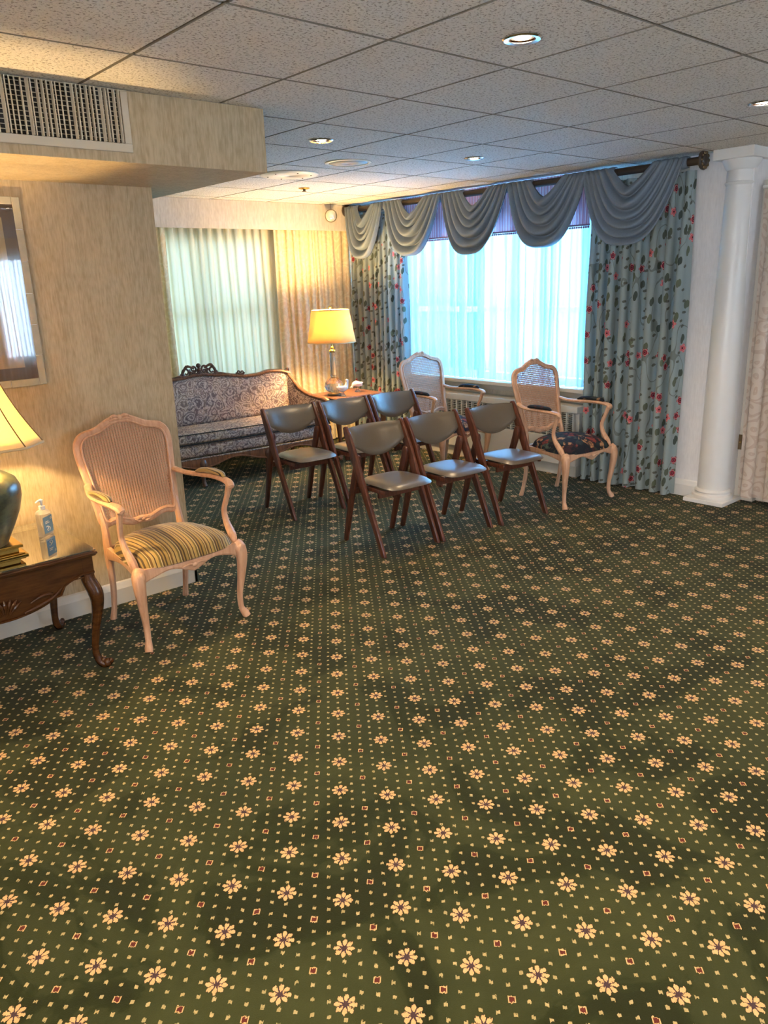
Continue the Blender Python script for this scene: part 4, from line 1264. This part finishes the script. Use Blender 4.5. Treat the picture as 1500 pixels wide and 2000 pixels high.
# hand sanitiser bottle
sb = empty('pump_bottle', (1.055, 3.605, .5645), radians(38), 'small clear pump bottle with blue label on the glass table top', 'bottle')
MB().prism([(-.034, -.017), (.034, -.017), (.038, -.010), (.038, .010), (.034, .017), (-.034, .017), (-.038, .010), (-.038, -.010)], 'z', 0, .108).build('bottle_body', 'bottle', sb, bevel=.004)
MB().lathe([(.034, .106), (.026, .116), (.012, .122), (.012, .126)], 16).build('shoulder', 'bottle', sb)
MB().lathe([(.014, .124), (.014, .140), (.006, .142), (.005, .160), (.009, .162), (.009, .168)], 14).build('pump', 'white', sb)
MB().tube([(0, 0, .167), (-.018, 0, .168), (-.040, 0, .164)], [.006, .005, .0035], 8, 2).build('nozzle', 'white', sb)
lb = MB().box(-.033, .034, -.0192, -.0182, .014, .092).build('label', 'label_blue', sb, smooth=False)
w = MB()
for x0_, x1_, z_ in ((-.020, .004, .066), (-.020, .010, .059)): w.box(x0_, x1_, -.0198, -.0193, z_, z_ + .004)
w.tube([(.018, -.0195, .078), (.024, -.0195, .082), (.028, -.0195, .078), (.024, -.0195, .073), (.018, -.0195, .078)], .0010, 5, 2)
w.tube([(-.016, -.0195, .044), (-.004, -.0195, .046), (-.002, -.0195, .036), (-.012, -.0195, .030), (-.004, -.0195, .024)], .0020, 5, 3)
w.tube([(.002, -.0195, .042), (.010, -.0195, .034), (.004, -.0195, .024)], .0020, 5, 3)
w.build('label_print', 'white_ink', lb, smooth=False)

# framed picture under glass
pf = empty('framed_picture', (0, 3.93, 0), 0, 'silver framed picture under reflecting glass on the papered wall', 'picture')
px0, px1, pz0, pz1 = .42, 1.262, 1.212, 2.054; fw = .034
def rail(b, x0, x1, z0, z1):
    b.box(x0, x1, -.026, -.001, z0, z1)
segs = 6
for k in range(segs):
    za = pz0 + (pz1 - pz0) * k / segs; zb = pz0 + (pz1 - pz0) * (k + 1) / segs
    for x0_, x1_ in ((px1 - fw, px1), (px0, px0 + fw)):
        b = MB(); b.box(x0_, x1_, -.024, -.001, za + .0012, zb - .0012); b.build('frame_segment', 'frame', pf, smooth=False, bevel=.003)
    xa = px0 + fw + (px1 - px0 - 2 * fw) * k / segs; xb = px0 + fw + (px1 - px0 - 2 * fw) * (k + 1) / segs
    for z0_, z1_ in ((pz1 - fw, pz1), (pz0, pz0 + fw)):
        b = MB(); b.box(xa + .0012, xb - .0012, -.024, -.001, z0_, z1_); b.build('frame_segment', 'frame', pf, smooth=False, bevel=.003)
MB().box(px0 + .004, px1 - .004, -.020, -.001, pz0 + .004, pz1 - .004).build('frame_core', 'white', pf, smooth=False)
MB().box(px0 + fw, px1 - fw, -.0205, -.0200, pz0 + fw, pz1 - fw).build('mat_board', 'mat_brown', pf, smooth=False)
MB().box(px0 + fw + .055, px1 - fw - .055, -.0212, -.0206, pz0 + fw + .055, pz1 - fw - .055).build('print', 'print_tan', pf, smooth=False)
MB().box(px0 + fw, px1 - fw, -.0228, -.0218, pz0 + fw, pz1 - fw).build('picture_pane', 'pic_glass', pf, smooth=False)

# rear window sheer (seen only as a reflection)
o = drape('rear_sheer', 'sheer_rear', 'x', 3.25, 5.05, -4.10, .10, 2.25, .11, .03, None, 51, nv=6, front=1)
tag(o, 'white sheer curtain reflected in the picture glass', 'curtain')

o = drape('rear_sheer', 'sheer_rear', 'y', -2.6, .2, -2.42, .10, 2.25, .11, .03, None, 52, nv=6, front=1)  # hangs over the added left window
tag(o, 'white sheer curtain over the added window behind the viewer', 'curtain')

# ------------------------------------------------------------------ ceiling fixtures
def make_downlight():
    t = empty('downlight')
    MB().lathe([(.064, 0), (.066, -.004), (.060, -.008), (.046, -.006), (.044, 0)], 32, cap=False).build('trim_ring', 'can_ring', t, solid=.001)
    MB().lathe([(.044, -.003), (.036, .010), (.030, .014)], 24, cap=False).build('reflector', 'can_in', t, solid=.001)
    MB().lathe([(.026, -.002), (.030, .004), (.030, .012)], 20).build('bulb', 'bulb_glow', t)
    return t
dl = make_downlight()
DL = [((2.286, 1.864), 'recessed downlight nearest the camera, with a blue lit ring', None),
      ((2.849, 3.718), 'recessed downlight just beyond the end of the soffit', None),
      ((4.118, 3.743), 'recessed downlight in front of the window swags', None),
      ((4.083, 1.866), 'recessed downlight at the right edge above the column', None),
      ((0.75, 0.95), 'recessed downlight added unseen behind the camera as fill', 'downlights behind the camera'),
      ((2.45, -0.10), 'recessed downlight added unseen behind the camera as fill', 'downlights behind the camera'),  # this one and those below are added, unseen, to light the room
      ((4.10, -0.10), 'recessed downlight added unseen behind the camera as fill', 'downlights behind the camera'),
      ((-0.90, 1.60), 'recessed downlight added unseen behind the camera as fill', 'downlights behind the camera'),
      ((-0.90, -1.60), 'recessed downlight added unseen behind the camera as fill', 'downlights behind the camera'),
      ((1.60, -2.20), 'recessed downlight added unseen behind the camera as fill', 'downlights behind the camera')]
for i, ((x, y), lb, g) in enumerate(DL):
    o = dl if i == 0 else copy_tree(dl)
    o.location = (x, y, CEIL - .0005); tag(o, lb, 'downlight', g)
    l = bpy.data.lights.new('downlight_lamp', 'SPOT'); l.energy = DOWN_W * (8 if i < 4 else 40 if i == 4 else 16); l.color = WARM
    l.spot_size = radians(125); l.spot_blend = .9; l.shadow_soft_size = .03
    lo = bpy.data.objects.new('downlight_lamp', l); COL.objects.link(lo); lo.location = (x, y, CEIL - .02)

sp_ = empty('ceiling_speaker', (3.503, 4.293, CEIL), 0, 'round flush ceiling speaker with pale rim', 'speaker')
MB().lathe([(.150, 0), (.152, -.005), (.140, -.009), (.130, -.006)], 40, cap=False).build('rim', 'plate', sp_, solid=.001)
MB().lathe([(.131, -.004), (.06, -.007), (.001, -.008)], 40, cap=False).build('grille', 'speaker', sp_, solid=.001)
sp2 = empty('ceiling_cover', (3.477, 4.930, CEIL), 0, 'large round cream ceiling cover plate with screws near the soffit', 'cover plate')
MB().lathe([(.205, 0), (.207, -.006), (.195, -.012), (.110, -.014), (.100, -.010), (.001, -.011)], 44, cap=False).build('plate', 'plate', sp2, solid=.001)
for k in range(6):
    a = 2 * pi * k / 6 + .3
    MB().ball((.155 * cos(a), .155 * sin(a), -.015), (.006, .006, .003), 8, 5).build('screw', 'oldbrass', sp2)
sk = empty('sprinkler', (4.058, 5.557, CEIL), 0, 'small brass fire sprinkler in the ceiling above the sofa', 'sprinkler')
MB().lathe([(.045, 0), (.046, -.004), (.030, -.010), (.012, -.012)], 24, cap=False).build('escutcheon', 'brass', sk, solid=.001)
b = MB().lathe([(.010, -.010), (.010, -.022), (.020, -.026), (.020, -.028)], 16); b.build('head', 'oldbrass', sk)

ob = empty('glass_ornament', (5.04, 6.48, CEIL), 0, 'small round glass globe hanging from the ceiling in the corner', 'ornament')
MB().tube([(0, 0, 0), (0, 0, -.055)], .0022, 6).build('hook_wire', 'rod', ob)
MB().ball((0, 0, -.115), (.056, .056, .056), 20, 14).build('globe', 'ballglass', ob)
MB().tube([(.058 * cos(2 * pi * k / 30) * .75, -.058 * cos(2 * pi * k / 30) * .66, -.115 + .058 * sin(2 * pi * k / 30)) for k in range(30)], .003, 6, closed=True).build('rim', 'oldbrass', ob)
